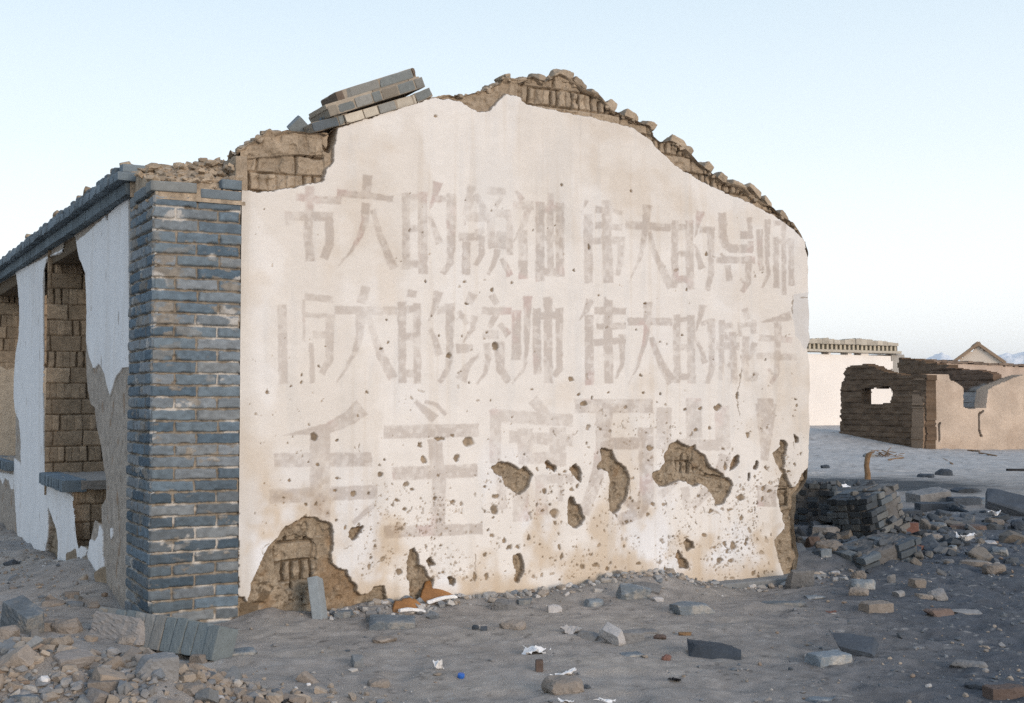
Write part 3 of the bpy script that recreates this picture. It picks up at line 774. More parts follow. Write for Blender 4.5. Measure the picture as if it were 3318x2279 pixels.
# ---- the grey brick corner pier
def courses(u, z, width, seed, c=.0640, zo=0.0):
    row = np.floor((z - zo) / c).astype(int); fz = (z - zo) / c - row
    brk = np.where((row % 2 == 0)[..., None], np.array([0, .5, 1.0, 9])[None, None, :], np.array([0, .26, .745, 1.0])[None, None, :]) * width
    j = (_h(row, row * 0 + 1, row * 0, seed) - .5) * .012
    ui = np.zeros(u.shape, int)
    for k in range(1, 3):
        ui += (u + j > brk[..., k])
    e0 = np.take_along_axis(brk, ui[..., None], -1)[..., 0] - (ui > 0) * j
    e1 = np.take_along_axis(brk, np.minimum(ui + 1, 3)[..., None], -1)[..., 0] - j
    ex = np.minimum(np.where(ui > 0, u - e0, 1), np.where(e1 < width * .99, e1 - u, 1))
    ez = np.minimum(fz, 1 - fz) * c
    return row, ui, ex, ez

BR_PAL = np.array([[.135, .165, .185], [.17, .20, .215], [.21, .232, .242], [.25, .258, .258], [.20, .212, .214], [.105, .138, .162], [.23, .232, .224], [.15, .185, .208]])
Z_PT = 2.237
def pier_face(nu, u0, u1, width, fn, seed, nv=620, wash=.5, gridn=None):
    u = np.linspace(u0, u1, nu); z = np.linspace(-.35, Z_PT, nv)
    U, Z = np.meshgrid(u, z, indexing='ij')
    wu = U + .0035 * fbm(U * 30, Z * 30, 3, seed); wz = Z + .0035 * fbm(U * 16 + 9, Z * 30, 3, seed + 1) + .006 * fbm(U * 2.5, Z * 2.5, 2, seed + 2)
    row, ui, ex, ez = courses(wu, wz, width, seed)
    hi = sstep(.8, 1.9, Z)
    e = np.minimum(ex - .0032, ez - .0030) - .0035 * sstep(.5, .8, vnoise(U * 45, Z * 60, seed + 15))
    rel = sstep(-.0015, .0045, e)
    eros = vnoise(U * 14, Z * 20, seed + 4)
    tone = _h(ui, row, row * 0, seed + 5)
    out = (_h(ui, row, row * 0 + 2, seed + 5) - .5) * .007
    h = (-.011 + rel * .011 + rel * out + rel * .002 * fbm(U * 60, Z * 60, 3, seed + 6))
    # overhanging edge: joint is deepest just below each brick
    fz = (wz / .064) - np.floor(wz / .064)
    h -= .012 * sstep(.09, .0, fz) * sstep(.25, .5, eros)
    smear_n = fbm(U * 9, Z * 16, 5, seed + 7) + .28 * fbm(U * 34, Z * 40, 3, seed + 12)
    smear = sstep(.14, .34, smear_n + .22 * (hi - .5) - .07)
    base = BR_PAL[(tone * 7.99).astype(int)] * np.array([.86, .92, .99])
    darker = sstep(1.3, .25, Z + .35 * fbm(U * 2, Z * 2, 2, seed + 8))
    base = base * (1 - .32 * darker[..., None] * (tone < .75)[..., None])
    base = base * (.82 + .36 * vnoise(U * 40, Z * 60, seed + 9))[..., None]
    mort = MORTAR * .74 * (.7 + .5 * vnoise(U * 50, Z * 50, seed + 10))[..., None]
    mort = lerp(mort, np.array([.56, .53, .49]), sstep(.12, .38, fbm(U * 7, Z * 9, 3, seed + 11)) * .8)
    c = lerp(mort, base, rel * (1 - smear * wash * 1.5 * (.5 + .5 * (tone > .25))).clip(0, 1))
    h = h + smear * .003 * (1 - rel * .3)
    shadow_gap = MORTAR * .35
    # chips
    ch = sstep(.52, .66, vnoise(U * 16 + 5, Z * 22, seed + 13)) * sstep(.016, .004, np.minimum(ex, ez))
    h -= .008 * ch
    # corner edges slightly rounded and bitten
    edge = np.minimum(U - u0, 1)
    h -= .010 * sstep(.010, 0, edge) * (.5 + vnoise(U * 0, Z * 40, seed + 14))
    return U, Z, h, c
mb = MB()
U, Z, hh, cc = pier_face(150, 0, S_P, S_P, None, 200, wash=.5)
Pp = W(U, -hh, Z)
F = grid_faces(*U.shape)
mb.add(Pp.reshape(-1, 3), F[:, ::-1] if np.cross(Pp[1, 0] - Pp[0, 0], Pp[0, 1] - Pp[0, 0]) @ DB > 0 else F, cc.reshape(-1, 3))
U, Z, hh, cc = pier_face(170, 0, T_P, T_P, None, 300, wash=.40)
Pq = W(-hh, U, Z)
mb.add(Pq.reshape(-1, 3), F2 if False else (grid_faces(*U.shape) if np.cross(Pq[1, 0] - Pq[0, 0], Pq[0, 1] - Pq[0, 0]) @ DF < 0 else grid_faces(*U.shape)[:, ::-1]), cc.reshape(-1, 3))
def hbox(mb, s0, s1, n0, n1, z0, z1, c, seed, n=8, amp=.03, rnd=.08, cuts=1, rot=(0, 0, 0), cd=(.88, 1.0)):
    V, F = rough_box((s1 - s0, n1 - n0, z1 - z0), n, rnd, amp, cuts, seed, 3, cd)
    V = V @ rotm(*rot).T
    mb.add(W((s0 + s1) / 2 + V[:, 0], (n0 + n1) / 2 + V[:, 1], (z0 + z1) / 2 + V[:, 2]), F, c)
# loose upper courses
hbox(mb, .03, .47, .03, .55, Z_PT - .03, Z_PT + .002, MORTAR * .5, 1, amp=.1)
hbox(mb, -.016, .232, -.012, .115, Z_PT + .022, Z_PT + .078, (.215, .225, .22), 401, rot=(0, -.022, 0))
hbox(mb, -.016, .10, .125, .40, Z_PT + .010, Z_PT + .066, (.16, .185, .20), 402)
hbox(mb, .255, .482, -.006, .11, Z_PT + .002, Z_PT + .055, (.16, .19, .21), 403)
hbox(mb, .372, .484, -.004, .12, Z_PT + .064, Z_PT + .118, (.15, .185, .21), 404)
hbox(mb, -.004, .10, .41, .56, Z_PT - .002, Z_PT + .055, (.17, .19, .20), 405)
hbox(mb, .01, .025, -.004, .03, Z_PT + .0, Z_PT + .02, MORTAR, 406)
pier = hpart('brick_pier', mb.mesh('brick_pier', True), M['brick'])
# crumbling mud bed over the pier
mb = MB()
nx_, ny_ = 110, 70
us = np.linspace(.014, S_P + .02, nx_); vs = np.linspace(-.005, .62, ny_)
U, V_ = np.meshgrid(us, vs, indexing='ij')
front = np.clip((V_ - .01) / .14, 0, 1)
top = Z_PT + .062 + .06 * front * sstep(.0, .5, U) + .045 * front + .13 * sstep(.10, .42, V_) * (.55 + .45 * np.clip(U / S_P, 0, 1)) + .028 * fbm(U * 11, V_ * 11, 4, 501) + .018 * fbm(U * 34, V_ * 34, 3, 502)
top = np.where(V_ < .05, np.minimum(top, Z_PT + .06 + .03 * fbm(U * 25, V_ * 25, 3, 503)), top)
top = np.where((V_ <= vs[0]) | (V_ >= vs[-1]) | (U <= us[0]), Z_PT - .02, top)
cm = np.tile(MUD_L, U.shape + (1,)) * (.65 + .6 * vnoise(U * 40, V_ * 40, 504))[..., None]
Pm = W(U, V_, top)
mb.add(Pm.reshape(-1, 3), grid_faces(nx_, ny_), cm.reshape(-1, 3))
for i in range(190):
    s = rg.uniform(0, S_P); n = rg.uniform(.03, .6); sz = rg.uniform(.010, .034)
    iu = int(np.clip(np.searchsorted(us, s), 0, nx_ - 1)); iv = int(np.clip(np.searchsorted(vs, n), 0, ny_ - 1))
    clod(mb, W(s, n, top[iu, iv] + sz * .2), (sz * rg.uniform(1.2, 2.6), sz * rg.uniform(1, 2), sz * rg.uniform(.5, 1)), 6000 + i, MUD_L)
hpart('mud_bedding', mb.mesh('mud_bedding'), M['mudwall'])

# ------------------------------------------------------------------ long left facade
OPEN1 = poly('U', '300,680 312,630 325,602 345,575 410,560 430,540 437,480 470,450 515,425 525,480 545,600 560,630 585,690 592,800 595,950 590,1150 582,1260 590,1460 612,1590 V 640,150 660,300 690,440 710,600 722,645 722,780 690,830 692,960 645,930 620,1040 600,1135 560,1108 540,1130 520,1000 512,900 500,800 495,700 488,655 400,625 310,610 298,400 296,0 U 300,1300 298,900')
OPEN2 = poly('U', '-80,760 60,720 104,700 115,745 125,850 133,950 130,1100 115,1180 101,1300 95,1450 95,1596 V 95,100 100,200 100,500 0,492 -80,490')
WHITE = [poly('U', '105,685 300,590 520,480 885,160 890,1340 865,1345 842,1350 820,1385 800,1400 780,1470 755,1540 735,1470 720,1400 700,1350 680,1320 655,1350 640,1350 620,1290 608,1245 592,1180 597,950 590,780 585,690 560,625 545,600 525,480 515,425 437,480 430,545 395,560 345,575 320,600 300,680 292,760 300,1300 295,1596 V 295,0 298,400 308,600 497,765 520,960 545,1110 545,1190 460,1215 395,1205 400,1080 385,990 345,880 332,840 328,870 330,1040 315,1120 310,1180 240,1175 150,1125 130,1080 115,1000 103,800 93,620 95,505 118,515 140,545 142,400 132,250 105,190 95,100 U 95,1400 105,1250 125,1150 133,1000 128,860 118,760'),
         poly('V', '545,1190 545,1120 560,1095 600,1140 590,1170 560,1195'), poly('V', '600,1170 620,1060 650,1075 672,1040 685,960 705,1010 707,1180 715,1200 712,1300 705,1400 660,1360 625,1290 610,1220'),
         poly('V', '758,980 772,990 772,1040 764,1062 757,1030'), poly('V', '-40,590 95,615 90,720 75,715 60,660 30,640 20,690 0,640')]
MUDP = [poly('V', '332,840 345,880 385,990 400,1080 395,1210 300,1210 318,1110 332,1040'), poly('U', '720,265 748,262 742,325 732,330')]
T0, T1 = T_P - .01, 8.6
NT_, NZ_ = 900, 400
tt = T0 + (T1 - T0) * np.linspace(0, 1, NT_) ** 1.25
zzf = np.linspace(-.4, 2.315, NZ_)
Tg, Zf = np.meshgrid(tt, zzf, indexing='ij')
KF = .016
FX, FY = project(W(np.full(Tg.shape, KF), Tg, Zf))
wx = FX + 1.6 * fbm(Tg * 12, Zf * 12, 4, 610); wy = FY + 2.5 * fbm(Tg * 12 + 50, Zf * 12, 4, 611)
op = in_poly(wx, wy, OPEN1) | in_poly(wx, wy, OPEN2)
beyond = (Tg > 7.2) & (Tg < 7.2)
wm = np.zeros(Tg.shape, bool)
for p_ in WHITE: wm |= in_poly(wx, wy, p_)
wm |= (Tg > 6.9)
mudm = np.zeros(Tg.shape, bool)
for p_ in MUDP: mudm |= in_poly(wx, wy, p_)
wm &= ~mudm
rg = np.random.RandomState(6)
pitf = np.zeros(Tg.shape)
for k in range(110):
    t, z = rg.uniform(.6, 6.5), rg.uniform(-.1, 2.3); a = rg.uniform(.004, .02); b = a * rg.uniform(1, 3.5)
    pitf = np.maximum(pitf, rg.uniform(.4, 1) * sstep(1.1, .7, np.hypot((Tg - t) / a, (Zf - z) / b)))
adf, tf = adobe(Tg, Zf, 620)
h = .001 * fbm(Tg * 2, Zf * 2, 3, 621) + np.where(wm, 0, -.010 + .002 * fbm(Tg * 20, Zf * 20, 3, 622)) + np.where(mudm, -.03 + .02 * adf + .012 * fbm(Tg * 12, Zf * 12, 3, 623), 0) - .007 * pitf
GREYC = np.array([.37, .32, .27]); WH = np.array([.77, .76, .755])
c = np.tile(WH, Tg.shape + (1,)) * (.96 + .05 * vnoise(Tg * 14, Zf * 2, 624))[..., None]
c = lerp(c, np.array([.62, .58, .54]), .35 * sstep(.1, .5, fbm(Tg * 8, Zf * 1.6, 4, 625)))
gcol = GREYC * (.85 + .3 * vnoise(Tg * 30, Zf * 30, 626))[..., None]
gcol = lerp(gcol, np.array([.25, .15, .08]), .6 * sstep(.3, .55, fbm(Tg * 13, Zf * 9, 4, 627)))
c = np.where(wm[..., None], c, gcol)
c = np.where(mudm[..., None], MUD * (.8 + .4 * tf)[..., None], c)
c = lerp(c, MUD_D * 1.2, .85 * pitf)
Pf = W(KF - h, Tg, Zf)
V = Pf.reshape(-1, 3); F = grid_faces(NT_, NZ_)
keep = ~(op.reshape(-1)[F].mean(1) > .5)
F = F[keep]
if np.cross(V[F[0, 1]] - V[F[0, 0]], V[F[0, 2]] - V[F[0, 0]]) @ DF > 0: F = F[:, ::-1]
Cf = c.reshape(-1, 3)
wsel = wm.reshape(-1)[F].mean(1) > .5
v, f, cc, _ = submesh(V, F[~wsel], Cf); facade = hpart('facade_wall', make_mesh('facade_wall', v, f, cc, True), M['mudwall'])
v, f, cc, _ = submesh(V, F[wsel], Cf); hpart('whitewash', make_mesh('whitewash', v, f, cc, True), M['plaster'], facade)
# inner face of the same wall
st = 5
Tb = Tg[::st, ::st]; Zb_ = Zf[::st, ::st]; opb = op[::st, ::st]
Pb = W(np.full(Tb.shape, .40), Tb, Zb_); V = Pb.reshape(-1, 3); F = grid_faces(*Tb.shape); F = F[~(opb.reshape(-1)[F].mean(1) > .4)]
v, f, _, _ = submesh(V, F); mbi = MB(); mbi.add(v, f, MUD)
# reveals: the far jambs, the broken near end under the sill, heads
def jamb(mb, tpos, k0, k1, z0, z1, seed, plaster_below=None, tilt=0):
    kk = np.linspace(k0, k1, 130); zj = np.linspace(z0, z1, int((z1 - z0) / .006))
    K, Zj = np.meshgrid(kk, zj, indexing='ij')
    a, tn = adobe(K - .012, Zj - .03, seed, .124, .228, .056, .010, openj=.42)
    hh = .022 * a + .006 * fbm(K * 12, Zj * 12, 3, seed + 1) + (tn - .5) * .01
    cj = np.tile(np.array([.37, .27, .18]), K.shape + (1,)) * (.8 + .4 * tn)[..., None] * (.85 + .3 * vnoise(K * 40, Zj * 40, seed + 2))[..., None]
    cj = lerp(cj, MUD_D * .5, sstep(-.3, -.95, a) * .8)
    if plaster_below is not None:
        pb = sstep(-.01, .01, plaster_below + .06 * fbm(K * 6, Zj * 0, 3, seed + 3) - Zj)
        hh = hh * (1 - pb) + .012 * pb
        cj = lerp(cj, np.array([.60, .475, .345]), pb)
    Pj = W(K, tpos - hh + tilt * (Zj - z0), Zj)
    F = grid_faces(*K.shape)
    if np.cross(Pj[1, 0] - Pj[0, 0], Pj[0, 1] - Pj[0, 0]) @ DB > 0: F = F[:, ::-1]
    mb.add(Pj.reshape(-1, 3), F, cj.reshape(-1, 3))
for args, (t0_, t1_) in ((((3.47, .0, .62, .40, 2.32, 640), {}), (1.6, 3.5)), (((6.80, .0, .62, .40, 2.32, 650), {'plaster_below': 1.45}), (5.0, 6.85))):
    mb = MB(); jamb(mb, *args[0], **args[1]); hpart('window_jamb', mb.mesh('window_jamb', True), M['mudwall'], facade)
    mb = MB(); hbox(mb, .03, .44, t0_, t1_, 2.20, 2.312, MUD_D * .7, int(t0_ * 10), 10, .10); hpart('window_lintel', mb.mesh('window_lintel', False), M['mudwall'], facade)
mb = MB(); jamb(mb, 2.34, .02, .60, -.3, .52, 660, tilt=.05); hpart('broken_wall_end', mb.mesh('broken_wall_end', True), M['mudwall'], facade)
mbi.add(*[(W(.03 + .4 * box_grid(2)[0][:, 0].clip(0, 1) , T0 + (T1 - T0) * (box_grid(2)[0][:, 1] * .5 + .5), 2.31 + .06 * (box_grid(2)[0][:, 2] * .5 + .5))), box_grid(2)[1]], MUD_L)
hpart('inner_face', mbi.mesh('inner_face', False), M['mudwall'], facade)
# brick window sills
for t0_, t1_ in ((2.34, 3.46), (5.3, 6.8)):
    mb = MB(); t = t0_; k = 0
    while t < t1_:
        V, F = rough_box((.17, .054, .085), 5, .12, .05, 3, 700 + k + int(t0_ * 100), 3, (.85, 1))
        mb.add(W(.035 + V[:, 0] + rg.uniform(-.010, .010), t + .03 + V[:, 1], .535 + V[:, 2]), F, np.array([.15, .185, .21]) * rg.uniform(.8, 1.2))
        t += .060; k += 1
    V, F = rough_box((.52, t1_ - t0_, .07), 16, .1, .14, 0, 750, 4, (.9, 1), .1)
    mb.add(W(.33 + V[:, 0], (t0_ + t1_) / 2 + V[:, 1], .540 + V[:, 2]), F, np.array([.27, .24, .21]))
    hpart('window_sill', mb.mesh('window_sill'), M['brick'], facade)
# rubble inside the breach under the first window
mb = MB()
for i in range(26):
    t = rg.uniform(1.25, 2.3); k = rg.uniform(.05, .5); sz = rg.uniform(.05, .16)
    clod(mb, W(k, t, .02 + .28 * (k) * rg.uniform(.4, 1.1)), (sz * 1.6, sz * 1.2, sz), 7600 + i, MUD * 1.05, n=5)
hpart('breach_rubble', mb.mesh('breach_rubble'), M['mudwall'], facade)
# eaves: a slate band, a row of header bricks and a top course, bedded in mud
mb = MB()
t = T_P - .02; k = 0
while t < T1:
    V, F = rough_box((.13, .236, .075), 5, .08, .02, 1, 800 + k, 3, (.9, 1)); mb.add(W(.032 + V[:, 0], t + .12 + V[:, 1], 2.352 + V[:, 2] + rg.uniform(-.003, .003)), F, np.array([.125, .155, .175]) * rg.uniform(.8, 1.25)); t += .241; k += 1
t = T_P - .06; k = 0
while t < T1:
    V, F = rough_box((.20, .108, .052), 4, .12, .03, 1, 1200 + k, 3, (.85, 1)); mb.add(W(.022 - .012 + V[:, 0] + rg.uniform(-.008, .008), t + .06 + V[:, 1], 2.418 + V[:, 2] + rg.uniform(-.003, .003)), F, np.array([.16, .195, .22]) * rg.uniform(.75, 1.25)); t += .119; k += 1
t = T_P - .03; k = 0
while t < T1:
    if rg.rand() < .10: t += .117; k += 1; continue
    V, F = rough_box((.22, .104, .048), 5, .12, .03, 1, 1600 + k, 3, (.85, 1)); mb.add(W(.055 + V[:, 0] + rg.uniform(-.01, .01), t + .06 + V[:, 1], 2.472 + V[:, 2] + rg.uniform(-.004, .004)), F, np.array([.15, .18, .20]) * rg.uniform(.75, 1.3)); t += .117 if rg.rand() < .95 else .17; k += 1
hpart('eaves', mb.mesh('eaves'), M['brick'])
mb = MB()
tm = np.linspace(.52, T1, 420); km = np.linspace(-.01, .44, 26)
TM, KM = np.meshgrid(tm, km, indexing='ij')
zt = 2.462 + .045 * sstep(.02, .12, KM) + .016 * fbm(TM * 8, KM * 8, 4, 901) + .012 * fbm(TM * 30, KM * 30, 3, 902)
zt[:, 0] = 2.44; zt[:, -1] = 2.36; zt[0, :] = 2.30
Pm = W(KM, TM, zt); F = grid_faces(*TM.shape)
mb.add(Pm.reshape(-1, 3), F[:, ::-1], (np.tile(MUD_L * .8, TM.shape + (1,)) * (.7 + .5 * vnoise(TM * 40, KM * 40, 903))[..., None]).reshape(-1, 3))
for i in range(170):
    t = rg.uniform(.6, 6.8); sz = rg.uniform(.012, .045)
    clod(mb, W(rg.uniform(-.02, .25), t, 2.50 + sz * .2), (sz * 1.8, sz * 1.4, sz), 7700 + i, MUD * 1.1)
hpart('eaves_bedding', mb.mesh('eaves_bedding', True), M['mudwall'])
# plain side and rear walls that close the roofless shell
mb = MB()
for (s0, s1, n0, n1) in ((4.25, 4.62, .42, 8.4), (.0, 4.6, 8.2, 8.6)):
    V, F = rough_box((s1 - s0, n1 - n0, 2.6), 24, .05, .05, 0, int(s0 * 10) + 3, 8)
    mb.add(W((s0 + s1) / 2 + V[:, 0], (n0 + n1) / 2 + V[:, 1], 1.0 + V[:, 2]), F, MUD)
hpart('side_wall', mb.mesh('side_wall'), M['mudwall'])
# low plinth under the right part of the gable
mb = MB()
p0 = gable_sz(2290, 1893); p1 = gable_sz(2640, 1852)
V, F = rough_box((p1[0] - p0[0], .22, .09), 16, .1, .05, 3, 55, 8, (.9, 1))
mb.add(W((p0[0] + p1[0]) / 2 + V[:, 0], -.015 + V[:, 1], -.145 + V[:, 2]), F, (.21, .215, .215))
hpart('plinth', mb.mesh('plinth', True), M['brick'])

# ------------------------------------------------------------------ ground
def gz(x, y):
    x = np.asarray(x, float); y = np.asarray(y, float)
    z = -.085 + .075 * sstep(14, 27, y)
    near = sstep(60, 20, np.hypot(x, y))
    z = z + .035 * fbm(x * .35, y * .35, 3, 11) * near
    z = z + .020 * fbm(x * 1.3, y * 1.3, 4, 12) * near
    # soft wind-blown dimples and old footprints
    z = z + .015 * fbm(x * 4.0, y * 6.5, 4, 13) * near
    z = z - .020 * sstep(.58, .84, vnoise(x * 4.1 + 9, y * 5.3, 14)) * near
    rough = sstep(.2, 2.6, x - .25 * (y - 6)) * sstep(18, 8, y)
    z = z + (.004 + .009 * rough) * fbm(x * 17, y * 17, 3, 15) * near
    # heap of fallen rubble in the left foreground
    hx, hy = x + 1.75, y - 4.55
    z = z + (.27 * np.exp(-((hx + .25) / .62) ** 2 - (hy / .55) ** 2) + .15 * np.exp(-((hx - .45) / .5) ** 2 - ((hy + .05) / .45) ** 2)) * (1 + .35 * fbm(x * 4, y * 4, 4, 16))
    z = z + .08 * np.exp(-((x + 3.0) / .8) ** 2 - ((y - 6.2) / .9) ** 2)
    # low skirt of debris along the gable and the facade
    s = (x - C0[0]) * DF[0] + (y - C0[1]) * DF[1]; n = (x - C0[0]) * DB[0] + (y - C0[1]) * DB[1]
    along = sstep(.3, .7, s) * sstep(5.2, 4.2, s)
    z = z + along * (.045 * np.exp(-((n + .05) / .22) ** 2) * (1 + .9 * fbm(s * 3, n * 3, 3, 17)) + .045 * np.exp(-((s - 2.95) / .28) ** 2) * np.exp(-((n + .08) / .2) ** 2))
    z = z - .10 * sstep(3.3, 3.9, s) * sstep(5.4, 4.9, s) * np.exp(-((n + .12) / .3) ** 2)
    left = sstep(.5, 1.3, n) * sstep(9, 7, n)
    z = z + left * (.05 * np.exp(-((s + .12) / .25) ** 2) * (1 + fbm(n * 3, s * 3, 3, 18)) + .10 * np.exp(-((s) / .5) ** 2 - ((n - 1.75) / .5) ** 2))
    # rubble bank behind the right corner
    z = z + .10 * np.exp(-((s - 5.0) / .45) ** 2 - ((n - .25) / .55) ** 2) + .10 * np.exp(-((s - 6.1) / .9) ** 2 - ((n - 1.6) / 1.1) ** 2)
    # blown sand against the far ruins
    z = z + .46 * np.exp(-((x - 7.3) / 2.6) ** 2 - ((y - 30.8) / 3.0) ** 2) + .22 * sstep(34, 46, y) * sstep(130, 60, y)
    return z

def axis(parts):
    a = np.unique(np.round(np.concatenate(parts), 5))
    return a
def geo(a, b, n): return np.sign(a) * np.geomspace(abs(a), abs(b), n)
gx = axis([np.arange(-5.2, 5.2, .021), np.arange(5.2, 17, .09), np.geomspace(17, 9000, 46), -np.geomspace(5.2, 9000, 60)])
gy = axis([np.arange(3.3, 11.0, .021), np.arange(11, 21, .045), np.arange(21, 50, .16), np.geomspace(50, 9000, 40), np.linspace(-6, 3.3, 40), -np.geomspace(6, 9000, 24)])
GX, GY = np.meshgrid(gx, gy, indexing='ij')
GZ = gz(GX, GY)
gc = np.tile(np.array([.345, .312, .28]), GX.shape + (1,))
g1 = fbm(GX * .8, GY * 1.1, 5, 901); g2 = fbm(GX * 3.1, GY * 4.4, 5, 902); g3 = vnoise(GX * 26, GY * 26, 903)
gc = lerp(gc, np.array([.27, .265, .26]), sstep(.0, .4, g1 + .4 * g2))
gc = lerp(gc, np.array([.41, .365, .315]), sstep(.05, .45, g2 - .2 * g1) * .6)
coarse = sstep(.35, 2.3, GX - .22 * (GY - 5.5) + .5 * g1) * sstep(16, 11, GY)
gc = lerp(gc, np.array([.072, .083, .10]), coarse * .88)
gc = lerp(gc, np.array([.09, .10, .11]), coarse * .7 * sstep(.62, .85, vnoise(GX * 31, GY * 31, 904)))
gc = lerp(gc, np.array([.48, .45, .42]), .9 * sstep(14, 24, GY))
cind = np.exp(-((GX - 5.1) / 1.5) ** 2 - ((GY - 17.6) / 1.3) ** 2) * (.75 + .6 * g2)
gc = lerp(gc, np.array([.05, .058, .065]), np.clip(cind * 2.4, 0, .94))
sg = (GX - C0[0]) * DF[0] + (GY - C0[1]) * DF[1]; ng = (GX - C0[0]) * DB[0] + (GY - C0[1]) * DB[1]
deb = np.exp(-((ng + .12) / .22) ** 2) * sstep(.4, .9, sg) * sstep(5.4, 4.8, sg)
gc = lerp(gc, np.array([.27, .255, .235]), deb * .7 * sstep(-.1, .3, g2))
heap = np.exp(-((GX + 1.75) / 1.0) ** 2 - ((GY - 4.6) / .7) ** 2)
gc = lerp(gc, np.array([.30, .25, .205]), np.clip(heap * 1.2, 0, .8) * sstep(-.35, .2, g2))
gc = gc * (.82 + .36 * g3)[..., None]
gc = lerp(gc, gc * .42, .8 * sstep(.80, .93, vnoise(GX * 43, GY * 43, 905)) * sstep(.35, .65, vnoise(GX * 2.5, GY * 3.5, 906)))
gc = lerp(gc, np.array([.45, .43, .40]), .7 * sstep(.88, .97, vnoise(GX * 45, GY * 45, 907)))
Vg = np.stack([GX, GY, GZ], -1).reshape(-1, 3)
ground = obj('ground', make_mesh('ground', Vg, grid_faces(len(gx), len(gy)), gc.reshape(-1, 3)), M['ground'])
tag(ground, kind='structure')

def on_ground(px, py):
    r = ray(px, py); z = -.06
    for _ in range(14):
        k = (z - CAM_H) / r[2]
        p = EYE + r * k
        z = float(gz(p[0], p[1]))
    return np.array([p[0], p[1], z]), k

# ------------------------------------------------------------------ loose gravel (uncountable)
def pebbles():
    t = (1 + 5 ** .5) / 2
    iv = np.array([(-1, t, 0), (1, t, 0), (-1, -t, 0), (1, -t, 0), (0, -1, t), (0, 1, t), (0, -1, -t), (0, 1, -t), (t, 0, -1), (t, 0, 1), (-t, 0, -1), (-t, 0, 1)]) / math.sqrt(1 + t * t)
    it = np.array([(0, 11, 5), (0, 5, 1), (0, 1, 7), (0, 7, 10), (0, 10, 11), (1, 5, 9), (5, 11, 4), (11, 10, 2), (10, 7, 6), (7, 1, 8), (3, 9, 4), (3, 4, 2), (3, 2, 6), (3, 6, 8), (3, 8, 9), (4, 9, 5), (2, 4, 11), (6, 2, 10), (8, 6, 7), (9, 8, 1)])
    rs = np.random.RandomState(42)
    n = 150000
    y = 4.0 + 9.5 * rs.rand(n) ** 1.5; x = (rs.rand(n) * 2 - 1) * (.47 * y + .4)
    s = (x - C0[0]) * DF[0] + (y - C0[1]) * DF[1]; nn = (x - C0[0]) * DB[0] + (y - C0[1]) * DB[1]
    inside = (s > -.02) & (s < 4.7) & (nn > -.02)
    d = .008 + .07 * sstep(.25, .6, vnoise(x * 1.7, y * 1.7, 5)) * sstep(.4, .8, vnoise(x * 6, y * 6, 6))
    d = d + .85 * np.exp(-((nn + .10) / .10) ** 2) * sstep(.5, 1.1, s) * sstep(5.2, 4.8, s) * (.3 + sstep(.3, .7, vnoise(s * 3, nn * 6, 7)))
    d = d + .55 * np.exp(-((x + 1.75) / .95) ** 2 - ((y - 4.55) / .6) ** 2)
    d = d + .07 * sstep(.3, 2.2, x - .22 * (y - 5.5))
    d = d + .35 * np.exp(-((s - 5.9) / 1.0) ** 2 - ((nn - 1.2) / 1.3) ** 2)
    d = d + .25 * np.exp(-((s + .2) / .25) ** 2) * sstep(.5, 1.2, nn)
    k = (rs.rand(n) < d * .52) & ~inside
    x, y, s, nn = x[k], y[k], s[k], nn[k]; n = len(x)
    hp_ = np.exp(-((x + 1.75) / .9) ** 2 - ((y - 4.55) / .6) ** 2)
    r = (.0034 + .0048 * rs.exponential(1.0, n).clip(0, 3.6)) * (1 + .9 * hp_)
    z = gz(x, y)
    ang = rs.rand(n) * 6.28; sq = rs.uniform(.35, .9, n); el_ = rs.uniform(.6, 1.0, n)
    J = iv[None] * (1 + .75 * (rs.rand(n, 12, 1) - .5)) + .25 * (rs.rand(n, 12, 3) - .5)
    vx = J[..., 0] * r[:, None]; vy = J[..., 1] * (r * el_)[:, None]; vz = J[..., 2] * (r * sq)[:, None]
    ca, sa = np.cos(ang)[:, None], np.sin(ang)[:, None]
    V = np.stack([x[:, None] + vx * ca - vy * sa, y[:, None] + vx * sa + vy * ca, z[:, None] + vz + (r * sq * .35)[:, None]], -1).reshape(-1, 3)
    F = (it[None] + (np.arange(n) * 12)[:, None, None]).reshape(-1, 3)
    pal = np.array([(.29, .245, .20), (.235, .225, .215), (.17, .18, .19), (.36, .335, .305), (.25, .19, .145), (.09, .10, .11), (.55, .53, .51)])
    pr = np.array([.42, .28, .13, .07, .06, .03, .01])
    c = pal[rs.choice(7, n, p=pr)] * rs.uniform(.8, 1.2, (n, 1))
    c = np.where((rs.rand(n) < .5 * sstep(.3, 2, x - .2 * (y - 5.5)))[:, None], np.array([.12, .135, .15]), c)
    return make_mesh('gravel', V, F, np.repeat(c, 12, 0), False)
gv = obj('gravel', pebbles(), M['gravel'])
tag(gv, kind='stuff')

